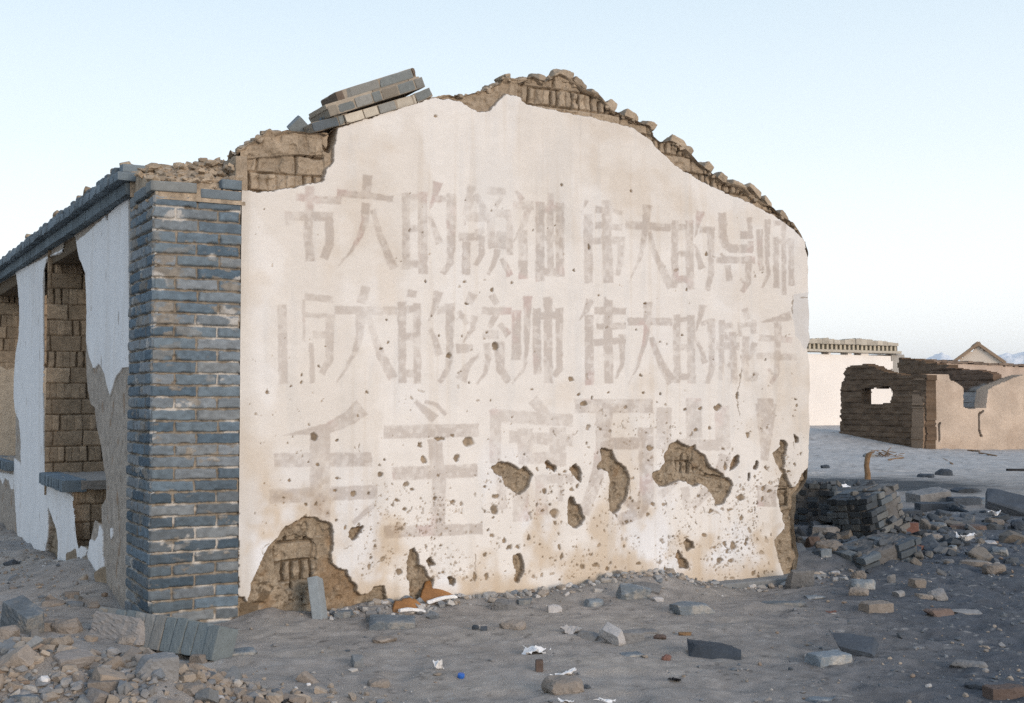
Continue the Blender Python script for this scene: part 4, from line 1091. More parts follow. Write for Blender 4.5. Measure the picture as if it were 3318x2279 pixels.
# clods and broken bits of the rubble heaps, too many and too mixed to count
mbr = MB(); rs = np.random.RandomState(12)
def heap_bits(n, cx, cy, sx, sy, smin, smax, pal_):
    for i in range(n):
        x = cx + rs.normal() * sx; y = cy + rs.normal() * sy
        s_ = (x - C0[0]) * DF[0] + (y - C0[1]) * DF[1]; n_ = (x - C0[0]) * DB[0] + (y - C0[1]) * DB[1]
        if (s_ > -.03 and n_ > -.03 and s_ < 4.72) or y < 3.9: continue
        sz = smin + (smax - smin) * rs.rand() ** 2.2
        V, F = rough_box((sz * rs.uniform(.9, 1.9), sz * rs.uniform(.8, 1.4), sz * rs.uniform(.5, 1.0)), 6, .12, .12, 7, int(rs.randint(99999)), 3, (.5, .88), .06)
        V = V @ rotm(rs.uniform(-.6, .6), rs.uniform(-.6, .6), rs.uniform(0, 6.28)).T
        base = np.array(pal_[rs.randint(len(pal_))]) * rs.uniform(.8, 1.15)
        mbr.add(V + np.array([x, y, float(gz(x, y)) + sz * .12]), F, base)
TANS = [(.30, .245, .195), (.27, .225, .185), (.33, .275, .22), (.24, .215, .195), (.20, .205, .205)]
heap_bits(260, -1.75, 4.62, .60, .32, .02, .085, TANS)
heap_bits(120, -1.15, 4.75, .25, .25, .02, .07, TANS[:3])
heap_bits(120, -2.9, 6.4, .5, .8, .015, .06, TANS + [(.15, .165, .18)])
DARKS = [(.07, .08, .09), (.10, .112, .125), (.04, .047, .055), (.14, .14, .138), (.17, .15, .128)]
heap_bits(260, 2.85, 10.0, .45, .42, .02, .12, DARKS)
heap_bits(170, 3.9, 12.0, .7, .8, .03, .14, DARKS)
heap_bits(90, 3.6, 10.4, .7, .7, .02, .07, DARKS)
PALES = [(.40, .375, .345), (.30, .30, .295), (.20, .215, .23), (.34, .29, .24), (.50, .475, .45)]
for k in range(420):
    s_ = rs.uniform(.9, 4.9); q_ = W(s_, -abs(rs.normal()) * .10 - .03, 0)
    heap_bits(1, q_[0], q_[1], .01, .01, .010, .048, PALES)
rb = obj('rubble', mbr.mesh('rubble'), M['gravel']); tag(rb, kind='stuff')

# ------------------------------------------------------------------ ruins and houses in the distance
def slab(outline, step, thick, O, D, I, relief, colour, holes=(), nz=None):
    """a wall panel of real thickness: O base point, D along, I into the wall; outline and holes in (u, z)"""
    o = np.array(outline); u = np.arange(o[:, 0].min(), o[:, 0].max() + step, step); z = np.arange(o[:, 1].min(), o[:, 1].max() + step, step)
    U, Z = np.meshgrid(u, z, indexing='ij')
    w1 = U + step * 1.0 * fbm(U * 6, Z * 6, 3, 5); w2 = Z + step * 1.0 * fbm(U * 6 + 9, Z * 6, 3, 6)
    ins = in_poly(w1, w2, o)
    for hq in holes: ins &= ~in_poly(w1, w2, np.array(hq))
    h = relief(U, Z); c = colour(U, Z)
    fr = O + U[..., None] * D + Z[..., None] * DZ - h[..., None] * I
    bk = O + U[..., None] * D + Z[..., None] * DZ + thick * I
    n = U.size
    F = grid_faces(*U.shape); F = F[ins.reshape(-1)[F].all(1)]
    # orientation: front faces look against I
    V = np.concatenate([fr.reshape(-1, 3), bk.reshape(-1, 3)])
    if np.cross(V[F[0, 1]] - V[F[0, 0]], V[F[0, 2]] - V[F[0, 0]]) @ I > 0: F = F[:, ::-1]
    e = np.concatenate([F[:, [0, 1]], F[:, [1, 2]], F[:, [2, 3]], F[:, [3, 0]]])
    key = np.sort(e, 1); kk = key[:, 0].astype(np.int64) * n + key[:, 1]
    un, inv, cnt = np.unique(kk, return_inverse=True, return_counts=True)
    be = e[cnt[inv] == 1]
    S = np.stack([be[:, 1], be[:, 0], be[:, 0] + n, be[:, 1] + n], 1)
    allF = np.concatenate([F, F[:, ::-1] + n, S])
    cc = np.concatenate([c.reshape(-1, 3), c.reshape(-1, 3) * .95])
    return submesh(V, allF, cc)[:3]

def plane_uv(px, py, O, D, I):
    p = on_plane(px, py, O, I) - O
    return float(p @ D), float(p[2])

OC = np.array([9.26, 27.4, 0.0])
def uv(fr, txt, O, D, I): return [plane_uv(*p, O, D, I) for p in poly(fr, txt)]
ruin = empty('mud_brick_ruin', tuple(OC)); tag(ruin, 'roofless mud brick ruin with a notched window in its front wall', 'ruin')
def fpart(root, name, data, m, smooth=False):
    v, f, c = data
    o = obj(name, make_mesh(name, v, f, c, smooth), m); o.parent = root
    o.matrix_parent_inverse = Matrix.Translation(-Vector(root.location))
    return o
def rel_rows(U, Z):
    zz = Z + .02 * fbm(U * 2, Z * 2, 3, 7)
    f = zz / .135 - np.floor(zz / .135)
    return -.035 * sstep(.16, .0, np.minimum(f, 1 - f)) * (.4 + vnoise(U * 6, Z * 8, 4)) + .03 * fbm(U * 5, Z * 9, 4, 8)
def col_shaded(U, Z):  # mud darkened in colour for walls turned away from the glow
    c = np.tile(np.array([.115, .078, .051]), U.shape + (1,)) * (.7 + .6 * vnoise(U * 7, Z * 14, 9))[..., None]
    zz = Z + .02 * fbm(U * 2, Z * 2, 3, 7); f = zz / .135 - np.floor(zz / .135)
    return lerp(c, np.array([.18, .135, .095]), .5 * sstep(.25, .05, np.abs(f - .3)) * sstep(.45, .7, vnoise(U * 5, Z * 9, 10)))
wl_out = uv('Y', '1372,488 1270,480 1180,500 1030,475 900,445 850,415 760,385 690,395 600,405 570,430 548,490 560,530 530,560 525,660 520,780 530,830 515,900 510,1045 505,1100 1372,1420', OC, DB, DF)
win = [uv('Y', '1015,618 940,612 905,640 865,635 740,630 742,785 865,785 900,778 1010,772 1030,700', OC, DB, DF)]
fpart(ruin, 'side_wall', slab(wl_out, .03, .32, OC, DB, DF, rel_rows, col_shaded, win), M['farmud'])
def crack(U, Z):
    h = .02 * fbm(U * 3, Z * 3, 4, 11)
    for c_ in ('1362,560 1378,560 1385,700 1388,940 1376,945 1372,700', '1418,595 1440,600 1430,690 1445,800 1420,860 1425,930 1465,985 1450,990 1408,935 1405,860 1428,790 1415,700', '1486,970 1502,970 1498,1150 1484,1150', '1872,880 1892,860 1885,960 1890,1040 1915,1100 1900,1108 1875,1050 1870,960', '1940,860 1925,850 1880,880 1885,890'):
        h = np.where(in_poly(U + .012 * fbm(U * 9, Z * 9, 2, 3), Z, uv('Y', c_, OC, DF, DB)), -.16, h)
    return h
def col_lit(U, Z):  # lighter mud for the front wall, its lit tone put into the colour
    c = np.tile(np.array([.50, .40, .315]), U.shape + (1,)) * (.86 + .28 * vnoise(U * 3, Z * 3, 12))[..., None]
    c = lerp(c, np.array([.42, .325, .25]), sstep(.0, .4, fbm(U * 1.3, Z * 1.6, 4, 13)) * .7)
    c = lerp(c, np.array([.21, .14, .09]), .85 * sstep(.05, .0, U - .12 * vnoise(U * 0, Z * 7, 16)) )
    return lerp(c, np.array([.07, .05, .035]), (crack(U, Z) < -.1) * 1.0)
wf_out = uv('Y', '1350,480 1365,484 1590,490 1600,540 1640,560 1700,590 1735,622 1735,815 1800,830 1900,822 1950,815 1975,640 2000,625 2060,590 2180,540 2260,510 2324,490 2420,500 2700,450 2900,470 2900,1500 1318,1500', OC, DF, DB)
fpart(ruin, 'front_wall', slab(wf_out, .024, .34, OC, DF, DB, crack, col_lit), M['farmud'])
OP = np.array([11.66, 28.76, 0.0])
pt_out = [(0.34, -.3), (2.3, -.3), (2.3, 1.97), (1.7, 1.98), (1.2, 1.90), (.8, 1.90), (.34, 1.78)]
def col_part(U, Z):  # left-facing wall: shade put into both the mud and plaster tones
    c = np.tile(np.array([.13, .088, .062]), U.shape + (1,)) * (.75 + .5 * vnoise(U * 8, Z * 12, 14))[..., None]
    return lerp(c, np.array([.34, .33, .32]), sstep(.06, -.06, Z - 1.42 - .25 * fbm(U * 2, Z, 3, 15)) * .9)
fpart(ruin, 'partition_wall', slab(pt_out, .03, .3, OP, DB, DF, rel_rows, col_part), M['farmud'])

OD = np.array([12.27, 34.0, 0])
bw = empty('broken_mud_wall', tuple(OD)); tag(bw, 'dark brown broken mud wall standing behind the roofless ruin', 'wall')
fpart(bw, 'wall_panel', slab(uv('Y', '1625,440 1560,392 1480,380 1380,380 1330,360 1240,340 1150,330 1085,322 1080,900 1625,900', OD, DB, DF), .05, .4, OD, DB, DF, rel_rows, col_shaded), M['farmud'])

OW = np.array([15.0, 48.0, 0])
wb = empty('white_building', tuple(OW)); tag(wb, 'whitewashed building with a pierced brick cornice half hidden by the gable', 'building')
zt_w = 1.13 + (HORIZON - 1147) * 48 / FPX
flat0 = lambda U, Z: .012 * fbm(U * 1.5, Z * 1.5, 3, 21)
def col_w(U, Z):
    c = np.tile(np.array([.82, .76, .70]), U.shape + (1,)) * (.95 + .08 * vnoise(U * 2, Z * .6, 22))[..., None]
    return lerp(c, np.array([.62, .52, .42]), .5 * sstep(.25, .55, fbm(U * 1.2, Z * .5, 3, 23)) * sstep(zt_w - 1.0, zt_w, Z))
fpart(wb, 'wall', slab([(-9, -.4), (0, -.4), (0, zt_w), (-9, zt_w)], .10, .4, OW, DF, DB, flat0, col_w), M['farwhite'])
mb = MB()
def fbox(mb, O, D, I, u0, u1, i0, i1, z0, z1, c, seed=0, n=3, amp=.03, rnd=.08):
    V, F = rough_box((u1 - u0, i1 - i0, z1 - z0), n, rnd, amp, 0, seed)
    mb.add(O + ((u0 + u1) / 2 + V[:, :1]) * D + ((i0 + i1) / 2 + V[:, 1:2]) * I + ((z0 + z1) / 2 + V[:, 2:]) * DZ, F, c)
TB = np.array([.48, .43, .355])
rg = np.random.RandomState(8)
fbox(mb, OW, DF, DB, -9.0, .35, -.14, .45, zt_w, zt_w + .10, TB, 1, 8, .2)
fbox(mb, OW, DF, DB, -9.0, .4, .12, .4, zt_w + .09, zt_w + .36, (.10, .085, .07), 2, 4)
for k in range(42):
    u = -9 + k * .225
    if u < .05: fbox(mb, OW, DF, DB, u, u + .11, -.10, .2, zt_w + .10, zt_w + .30, (.50, .44, .34), 20 + k, 2, .06)
for k in range(32):
    u = -9 + k * .285; 
    top = .40 + .16 * max(0, float(fbm(np.array([u * .55 + 3]), np.array([0.0]), 3, 31)[0]) + .35) * (1 - max(0, u + .6) * .5)
    fbox(mb, OW, DF, DB, u, u + .31, -.18 + rg.uniform(-.02, .02), .35, zt_w + .30, zt_w + top, np.array(TB) * rg.uniform(.75, 1.15), 60 + k, 4, .22)
fpart(wb, 'cornice', (np.concatenate(mb.V), np.concatenate(mb.Q), np.concatenate(mb.C)), M['farmud'])
mb = MB(); fbox(mb, OW, DF, DB, .0, .75, .06, .5, -.3, zt_w, (.36, .335, .30), 3, 5, .03)
fpart(wb, 'corner_pillar', (np.concatenate(mb.V), np.concatenate(mb.Q), np.concatenate(mb.C)), M['farmud'])
mb = MB(); fbox(mb, OW, DF, DB, -9.0, -.02, 6.0, 6.4, -.3, zt_w, (.7, .65, .6), 3, 5, .02); fbox(mb, OW, DF, DB, -.4, -.02, .4, 6.0, -.3, zt_w, (.7, .65, .6), 4, 5, .02); fbox(mb, OW, DF, DB, -8.98, -8.6, .4, 6.0, -.3, zt_w, (.7, .65, .6), 5, 5, .02)
fpart(wb, 'rear_wall', (np.concatenate(mb.V), np.concatenate(mb.Q), np.concatenate(mb.C)), M['farwhite'])

OL = np.array([(2990 - SRC_W / 2) / FPX * 52, 52.0, 0])
lw = empty('compound_wall', tuple(OL)); tag(lw, 'long pinkish mud compound wall behind the ruin, below the little gable', 'wall')
zl = 1.13 + (HORIZON - 1168) * 52 / FPX
fpart(lw, 'wall_panel', slab([(-1.2, -.3), (16, -.3), (16, zl - .35), (9, zl - .2), (4, zl - .06), (-1.2, zl)], .08, .4, OL, DF, DB, flat0, lambda U, Z: np.tile(np.array([.46, .36, .29]), U.shape + (1,)) * (.9 + .2 * vnoise(U * 2, Z * 2, 24))[..., None]), M['farmud'])
mb = MB()
for k in range(52):
    u = -1.2 + k * .33; z_ = zl - .02 - max(0, u) * .021
    fbox(mb, OL, DF, DB, u, u + .33, -.08 + rg.uniform(-.03, .03), .44, z_ - rg.uniform(.0, .05), z_ + rg.uniform(.04, .10), np.array([.20, .15, .115]) * rg.uniform(.6, 1.3), 200 + k, 3, .15)
fpart(lw, 'coping', (np.concatenate(mb.V), np.concatenate(mb.Q), np.concatenate(mb.C)), M['farmud'])

DG = 78.0
OG = np.array([(3171 - SRC_W / 2) / FPX * DG, DG, 0])
gh = empty('gabled_house', tuple(OG)); tag(gh, 'small distant house showing only its pale gable above the compound wall', 'house')
za = 1.13 + (HORIZON - 1114) * DG / FPX; zb = 1.13 + (HORIZON - 1172) * DG / FPX; hw = 73 * DG / FPX * 1.04
DF_, DB_ = DF, DB
DF, DB = np.array([math.cos(-.30), math.sin(-.30), 0]), np.array([-math.sin(-.30), math.cos(-.30), 0])
fpart(gh, 'gable', slab([(-hw, -.3), (hw, -.3), (hw, zb), (0, za - .08), (-hw, zb)], .10, .3, OG, DF, DB, flat0, lambda U, Z: np.tile(np.array([.66, .56, .46]), U.shape + (1,))), M['farwhite'])
for sgn in (-1, 1):
    mb = MB()
    L = math.hypot(hw + .25, za - zb); a = math.atan2(za - zb, hw)
    V, F = rough_box((L + .1, 5.0, .20), 6, .1, .05, 0, 3)
    R = rotm(0, sgn * a, 0); V = V @ R.T
    mb.add(OG + (sgn * hw * .5 + V[:, :1]) * DF + (2.3 + V[:, 1:2]) * DB + ((za + zb) / 2 - .02 + V[:, 2:]) * DZ, F, (.30, .21, .14))
    fpart(gh, 'roof', (mb.V[0], mb.Q[0], mb.C[0]), M['farmud'])

DF, DB = DF_, DB_

# ------------------------------------------------------------------ far mountains
mp = [(-6000, 1290), (1000, 1270), (2400, 1230), (2840, 1195), (2950, 1172), (2985, 1164), (3020, 1148), (3040, 1141), (3053, 1135), (3066, 1143), (3078, 1148), (3092, 1158), (3120, 1164), (3170, 1162), (3205, 1150), (3235, 1143), (3262, 1136), (3280, 1143), (3300, 1138), (3322, 1133), (3380, 1142), (3480, 1128), (3700, 1150), (5000, 1140), (8000, 1250)]
DM = 3000.0
mx = np.array([(p[0] - SRC_W / 2) / FPX * DM for p in mp]); mz = np.array([CAM_H + (HORIZON - p[1]) / FPX * DM for p in mp])
xs = np.concatenate([np.linspace(-3500, 600, 60), np.linspace(610, 2000, 420), np.linspace(2010, 4500, 60)])
ys = np.linspace(0, 1, 46)
XM, YM = np.meshgrid(xs, ys, indexing='ij')
crest = np.interp(xs, mx, mz)[:, None]
rid = 1 - np.abs(fbm(XM / 90, YM * 9, 5, 41)) * 2
shape = np.sin(np.pi * np.clip(YM, 0, 1)) ** .9
ZM = (crest - 0) * shape * (1 - .30 * (1 - rid) * (1 - np.exp(-((YM - .5) / .12) ** 2))) + 5 * fbm(XM / 30, YM * 20, 3, 42) * shape - 6
YW = DM + (YM - .5) * 1100
cm = np.tile(np.array([.16, .155, .165]), XM.shape + (1,))
snow = sstep(62, 92, ZM + 26 * fbm(XM / 45, YM * 12, 4, 43))
cm = lerp(cm, np.array([.82, .82, .83]), snow)
M['mountain'] = mat('mountain_rock', None, .95, .1, .01, 0, .1, .05)
mt = obj('mountains', make_mesh('mountains', np.stack([XM * YW / DM, YW, ZM], -1).reshape(-1, 3), grid_faces(len(xs), len(ys)), cm.reshape(-1, 3)), M['mountain'])
tag(mt, kind='structure')

HAZE = 1.6e-4
if HAZE:
    V, F = box_grid(1)
    hz = obj('haze', make_mesh('haze', V * np.array([8000, 8000, 105]) + np.array([0, 0, 98.0]), F, None, False))
    hm = bpy.data.materials.new('haze'); N, L = nt(hm)
    for n_ in list(N):
        if n_.type == 'BSDF_PRINCIPLED': N.remove(n_)
    pv = N.new('ShaderNodeVolumePrincipled'); pv.inputs['Density'].default_value = HAZE
    pv.inputs['Color'].default_value = (.82, .88, .95, 1); pv.inputs['Anisotropy'].default_value = .1
    out = [n_ for n_ in N if n_.type == 'OUTPUT_MATERIAL'][0]
    L.new(pv.outputs['Volume'], out.inputs['Volume'])
    hz.data.materials.append(hm)
    tag(hz, kind='stuff')

# ------------------------------------------------------------------ things lying on the ground
_ns = [0]
def put(name, label, cat, x, y, w, h, m, kind='block', rz=None, dr=.7, group=None, tilt=(0, 0), sink=.30, n=13, seed=None, flat=None):
    """x, y: middle of the near foot in overview pixels; w, h: size in overview pixels"""
    _ns[0] += 1; sd = seed if seed is not None else 100 + _ns[0]
    P, k = on_ground(x * Q2, y * Q2)
    mpp = Q2 * k / FPX * 1.0
    Wd = w * mpp; Dp = Wd * dr
    dep = (CAM_H - P[2]) / np.hypot(P[0], P[1])
    Hh = max(h * mpp - .75 * dep * Dp, .22 * h * mpp) if flat is None else flat * Wd
    rs = np.random.RandomState(sd)
    if rz is None: rz = rs.uniform(-.5, .5)
    if kind == 'block': V, F = rough_box((Wd, Dp, Hh), n, .05, .06, 5, sd, 3, (.78, .98), .05)
    elif kind == 'stone': V, F = rough_box((Wd * 1.1, Dp * 1.1, Hh * 1.1), n, .42, .16, 10, sd, 2.6, (.50, .84), .07)
    elif kind == 'shard': V, F = rough_box((Wd * 1.06, Dp * 1.06, Hh), n, .05, .07, 9, sd, 3, (.50, .86), .05)
    elif kind == 'scrap':
        nu = 16; u = np.linspace(-1, 1, nu); U, V2 = np.meshgrid(u, u, indexing='ij')
        r = np.hypot(U, V2); a = np.arctan2(V2, U)
        keep = r < .72 + .38 * fbm(np.cos(a) * 1.7 + sd, np.sin(a) * 1.7, 3, sd)
        Zc = Hh * (.35 + .75 * fbm(U * 1.6, V2 * 1.6, 4, sd) + .45 * np.abs(fbm(U * 3.4, V2 * 3.4, 3, sd + 1)))
        T = np.stack([U * Wd / 2 * 1.25, V2 * Dp / 2 * 1.25, Zc], -1).reshape(-1, 3)
        B = T - np.array([0, 0, max(.0025, .05 * Hh)])
        F = grid_faces(nu, nu); F = F[keep.reshape(-1)[F].all(1)]
        nT = len(T); V = np.concatenate([T, B])
        e = np.concatenate([F[:, [0, 1]], F[:, [1, 2]], F[:, [2, 3]], F[:, [3, 0]]]); key = np.sort(e, 1); kk = key[:, 0].astype(np.int64) * nT + key[:, 1]
        un, inv, cnt = np.unique(kk, return_inverse=True, return_counts=True); be = e[cnt[inv] == 1]
        F = np.concatenate([F, F[:, ::-1] + nT, np.stack([be[:, 1], be[:, 0], be[:, 0] + nT, be[:, 1] + nT], 1)])
        V, F, _, _ = submesh(V, F); V = V - np.array([0, 0, V[:, 2].min() + .004])
    if kind != 'scrap':
        V = V @ rotm(tilt[0], tilt[1], 0).T
        V = V - np.array([0, 0, V[:, 2].min() + sink * Hh])
    V = V @ rotm(0, 0, rz).T
    away = np.array([P[0], P[1], 0]) / np.hypot(P[0], P[1])
    ext = (-(V @ away)).max()
    Pc = P + away * ext * .92
    foot = np.array([V[:, 0].min(), V[:, 0].max(), V[:, 1].min(), V[:, 1].max()]) * .6
    zs = gz(Pc[0] + foot[[0, 0, 1, 1]], Pc[1] + foot[[2, 3, 2, 3]])
    Pc[2] = float(np.min(np.append(zs, gz(Pc[0], Pc[1]))))
    o = obj(name, make_mesh(name, V, F, None, False), M[m], None, tuple(Pc))
    if kind in ('stone',):
        o.data.polygons.foreach_set('use_smooth', np.zeros(len(o.data.polygons), bool))
    tag(o, label, cat, group)
    return o

# -- lower right
put('stone_slab', 'flat blue-grey slab with a pointed corner lying below the large plaster scar', 'slab', 1566, 1398, 104, 36, 'slate', 'shard', .25, .62, flat=.20)
put('stone_slab', 'largest dark slab in the foreground, undercut and broken along its front edge', 'slab', 1616, 1496, 122, 48, 'dark', 'shard', -.15, .60, flat=.25, tilt=(.0, .10))
put('brick', 'charcoal half brick with a bluish flat top, in front of the leaning dark brick', 'brick', 1880, 1516, 86, 44, 'slate', 'block', .35, .75)
put('brick', 'dark broken brick tipped up right behind the charcoal half brick', 'brick', 1945, 1490, 120, 42, 'dark', 'shard', -.3, .45, tilt=(.35, .15))
put('stone', 'rounded grey stone alone on dark gravel near the right edge', 'stone', 2198, 1515, 74, 28, 'grey', 'stone')
put('brick', 'reddish brown brick in the bottom right corner of the view', 'brick', 2282, 1592, 92, 46, 'rust', 'block', .2, .5)
put('stone', 'small dark lump just behind the reddish brown corner brick', 'stone', 2212, 1565, 40, 20, 'dark', 'stone')
put('stone_slab', 'thin blue-grey slab flat on the sand below the right end of the gable', 'slab', 1775, 1380, 96, 26, 'slate', 'shard', .1, .5, flat=.09)
put('stone', 'blue-grey stone splashed with white lime, in front of the fallen brickwork', 'stone', 1957, 1340, 52, 32, 'slate', 'stone')
put('stone', 'small tan cobble directly below the lime splashed stone', 'stone', 1946, 1354, 46, 24, 'tan', 'stone')
put('brick', 'tan mud brick half with a square flat top on the right hand gravel', 'brick', 1988, 1394, 66, 34, 'tan', 'block', .3, .7)
put('stone', 'olive grey wedge of stone on the bare right hand slope', 'stone', 2128, 1364, 50, 32, 'grey', 'stone', .5, .6)
put('stone', 'brownish low stone beside the flat grey slab at right', 'stone', 2130, 1400, 58, 24, 'rust', 'stone')
put('stone_slab', 'flat pale grey slab right of the low brownish stone', 'slab', 2184, 1398, 72, 24, 'grey', 'shard', .1, .6, flat=.14)
put('stone', 'tan pointed stone upslope of the olive grey wedge', 'stone', 2082, 1334, 44, 28, 'tan', 'shard', .3, .6)
put('stone', 'upright dark splinter of stone between two tan stones at right', 'stone', 2022, 1324, 18, 26, 'grey', 'shard', .3, .5)
put('stone', 'small buff stone half sunk left of the olive grey wedge', 'stone', 2096, 1360, 38, 18, 'tan', 'stone')
put('stone', 'small pale pebble pair member between tan brick half and wedge stone', 'stone', 2040, 1358, 26, 16, 'grey', 'stone')
put('stone', 'smooth blue-grey disc of stone below the plinth end', 'stone', 1846, 1362, 52, 26, 'slate', 'stone', flat=.12)
put('debris_scrap', 'small red scrap on the gravel left of the tan mud brick half', 'scrap', 1886, 1392, 28, 10, 'red', 'scrap')
put('stone_slab', 'faint pale slab level with the bottom edge among dark gravel at right', 'slab', 1862, 1594, 66, 14, 'slate', 'shard', flat=.1)
# -- middle ground in front of the gable
put('brick', 'dusty grey brick lying on its face beside the leaning pale one', 'brick', 1424, 1462, 72, 38, 'grey', 'block', .15, .55)
put('brick', 'pale grey half brick tipped on its edge against the dusty one', 'brick', 1388, 1466, 62, 46, 'pale', 'shard', -.7, .42, tilt=(.4, .35))
put('stone', 'small dark grey cobble left of the tipped pale half brick', 'stone', 1338, 1454, 46, 24, 'grey', 'stone')
put('paper_scrap', 'crumpled pale paper left of the dark grey cobble', 'paper', 1298, 1450, 58, 34, 'pale', 'scrap')
put('plastic_scrap', 'largest bright white torn scrap lying on the sand', 'scrap', 1213, 1486, 86, 40, 'white', 'scrap')
put('brick_stub', 'stub of pinkish brick standing just below the largest white scrap', 'brick', 1224, 1526, 17, 40, 'rust', 'block', .1, .9)
put('plastic_scrap', 'torn white sheet with a pointed end above the tan stone', 'scrap', 1284, 1540, 82, 30, 'white', 'scrap', .35, .45)
put('stone', 'tan lumpy stone in the bottom middle under the torn white sheet', 'stone', 1276, 1578, 86, 52, 'tan', 'stone')
put('plastic_scrap', 'white scrap touching the bottom edge below the tan lumpy stone', 'scrap', 1280, 1595, 50, 20, 'white', 'scrap')
put('plastic_scrap', 'narrow crumpled white strip right of the tan lumpy stone', 'scrap', 1357, 1590, 74, 22, 'white', 'scrap', -.25, .35)
put('stone_slab', 'small teal grey slab below the dusty grey brick', 'slab', 1430, 1492, 54, 20, 'slate', 'shard', flat=.12)
put('stone', 'red-brown fragment right of the teal grey slab', 'stone', 1513, 1500, 22, 16, 'red', 'stone')
put('stone', 'grey slab fragment leaning against the debris heap under the gable', 'stone', 1438, 1362, 66, 40, 'slate', 'shard', .3, .5, tilt=(.3, .1))
put('stone_slab', 'pale slab lying across the debris heap under the gable', 'slab', 1470, 1346, 62, 30, 'grey', 'shard', -.35, .5, tilt=(.3, .1), flat=.2)
put('stone', 'buff cobble on the sand below the little white rubble', 'stone', 1164, 1430, 52, 26, 'tan', 'stone')
put('stone', 'dark grey stone at the wall foot left of the debris heap', 'stone', 1346, 1374, 40, 24, 'slate', 'stone')
put('stone_slab', 'grey slab mostly buried in sand above the dusty grey brick', 'slab', 1458, 1440, 58, 16, 'grey', 'shard', flat=.12)
put('bark', 'curled brown flake of bark between the buried slab and pointed slab', 'bark', 1556, 1444, 32, 12, 'wood', 'shard', .1, .4)
put('stone', 'crumbly pale stone at the wall foot right of the ochre shards', 'stone', 1142, 1384, 54, 32, 'grey', 'stone')
put('stone', 'pale lime lump at the wall foot left of the dark grey stone', 'stone', 1256, 1392, 34, 20, 'pale', 'stone')
put('stone', 'small blue-grey stone on the debris strip under the gable middle', 'stone', 1190, 1374, 36, 18, 'slate', 'shard')
put('stone', 'white chip on the sand right of the leaning slab fragment', 'stone', 1492, 1366, 24, 14, 'pale', 'stone')
put('ring_scrap', 'torn black and white ring of rubber on the lower right sand', 'scrap', 1530, 1556, 36, 20, 'black', 'scrap')
put('stone', 'small brown scrap of brick beside the buried grey slab', 'stone', 1498, 1452, 26, 14, 'rust', 'stone')
# -- below the left half of the gable
put('stone_slab', 'half buried grey brick slab with a pale end, below the grey debris', 'slab', 890, 1428, 104, 44, 'slate', 'block', .1, .6, flat=.2, tilt=(.12, .05))
put('stone', 'pale block end poking from sand left of the half buried slab', 'stone', 842, 1412, 24, 34, 'grey', 'block', .2, .8)
put('stone', 'dark grey fragment between leaning brick and half buried slab', 'stone', 782, 1402, 44, 22, 'slate', 'shard')
put('stone_slab', 'thin grey slab lying on the debris strip left of the ochre shards', 'slab', 846, 1390, 64, 18, 'grey', 'shard', flat=.14)
put('paper_scrap', 'small white torn scrap on open sand in the middle', 'scrap', 996, 1522, 32, 32, 'white', 'scrap')
put('stone', 'buff stone sunk in the sand near the bottom middle', 'stone', 860, 1560, 44, 26, 'tan', 'stone')
put('stone', 'low pinkish rise of stone half covered by drifted sand', 'stone', 868, 1462, 56, 14, 'tan', 'stone', flat=.2)
put('dung', 'left one of two black dung lumps on the sand', 'dung', 1078, 1430, 14, 12, 'dark', 'stone')
put('dung', 'right one of two black dung lumps on the sand', 'dung', 1098, 1432, 18, 13, 'dark', 'stone')
put('pebble', 'single tiny white pebble on open sand at lower left', 'pebble', 701, 1557, 10, 8, 'white', 'stone')
# -- left foreground heap
put('stone', 'big pale grey angular stone on top of the left rubble heap', 'stone', 352, 1542, 88, 84, 'grey', 'shard', .5, .75, seed=611)
put('stone_slab', 'large blue-grey flat stone at the bottom of the left heap', 'slab', 336, 1594, 124, 52, 'slate', 'shard', -.2, .6, flat=.3)
put('stone_slab', 'tan flat slab of dried mud left of the big angular stone', 'slab', 238, 1560, 74, 44, 'tan', 'block', .3, .7)
put('brick', 'large dark grey block at the left edge above the rubble heap', 'brick', 52, 1440, 96, 80, 'slate', 'block', -.55, .55, tilt=(.15, .35))
put('stone', 'rounded tan boulder at the left edge under the dark block', 'stone', 14, 1448, 52, 40, 'tan', 'stone')
put('stone', 'reddish tan brick piece behind the bright tin scrap', 'stone', 104, 1434, 42, 32, 'tan', 'block')
put('stone', 'brown rough stone between the reddish piece and the fallen coping', 'stone', 152, 1436, 60, 38, 'tan', 'stone')
put('tin_scrap', 'bent bright metal scrap with dark hollow beneath, on the heap', 'scrap', 106, 1472, 66, 30, 'white', 'scrap', -.3, .4)
put('stone', 'tan chunk leaning against the middle of the fallen coping', 'stone', 301, 1466, 58, 34, 'tan', 'stone')
put('stone', 'tan clod resting under the right end of the fallen coping', 'stone', 416, 1494, 36, 36, 'tan', 'stone')
put('stone', 'buff clod just left of the one under the coping end', 'stone', 376, 1486, 38, 30, 'tan', 'stone')
put('stone', 'buff clod in the middle of the slope of tan clods', 'stone', 402, 1524, 36, 26, 'tan', 'stone')
put('stone', 'orange tan clod near the centre of the slope of clods', 'stone', 426, 1540, 34, 24, 'tan', 'stone')
put('stone', 'reddish clod at the right of the slope of clods', 'stone', 456, 1536, 30, 24, 'rust', 'stone')
put('stone', 'buff clod highest at the right side of the clod slope', 'stone', 452, 1508, 40, 28, 'tan', 'stone')
put('stone', 'wide pinkish clod at the lower right edge of the heap', 'stone', 500, 1560, 48, 28, 'tan', 'stone')
put('stone', 'tan clod at the bottom right of the heap', 'stone', 436, 1580, 62, 36, 'tan', 'stone')
put('stone', 'rightmost tan clod of the heap near the bottom edge', 'stone', 538, 1590, 44, 34, 'tan', 'stone')
put('stone', 'pale tan clod between the bottom clod and the rightmost clod', 'stone', 490, 1592, 34, 22, 'pale', 'stone')
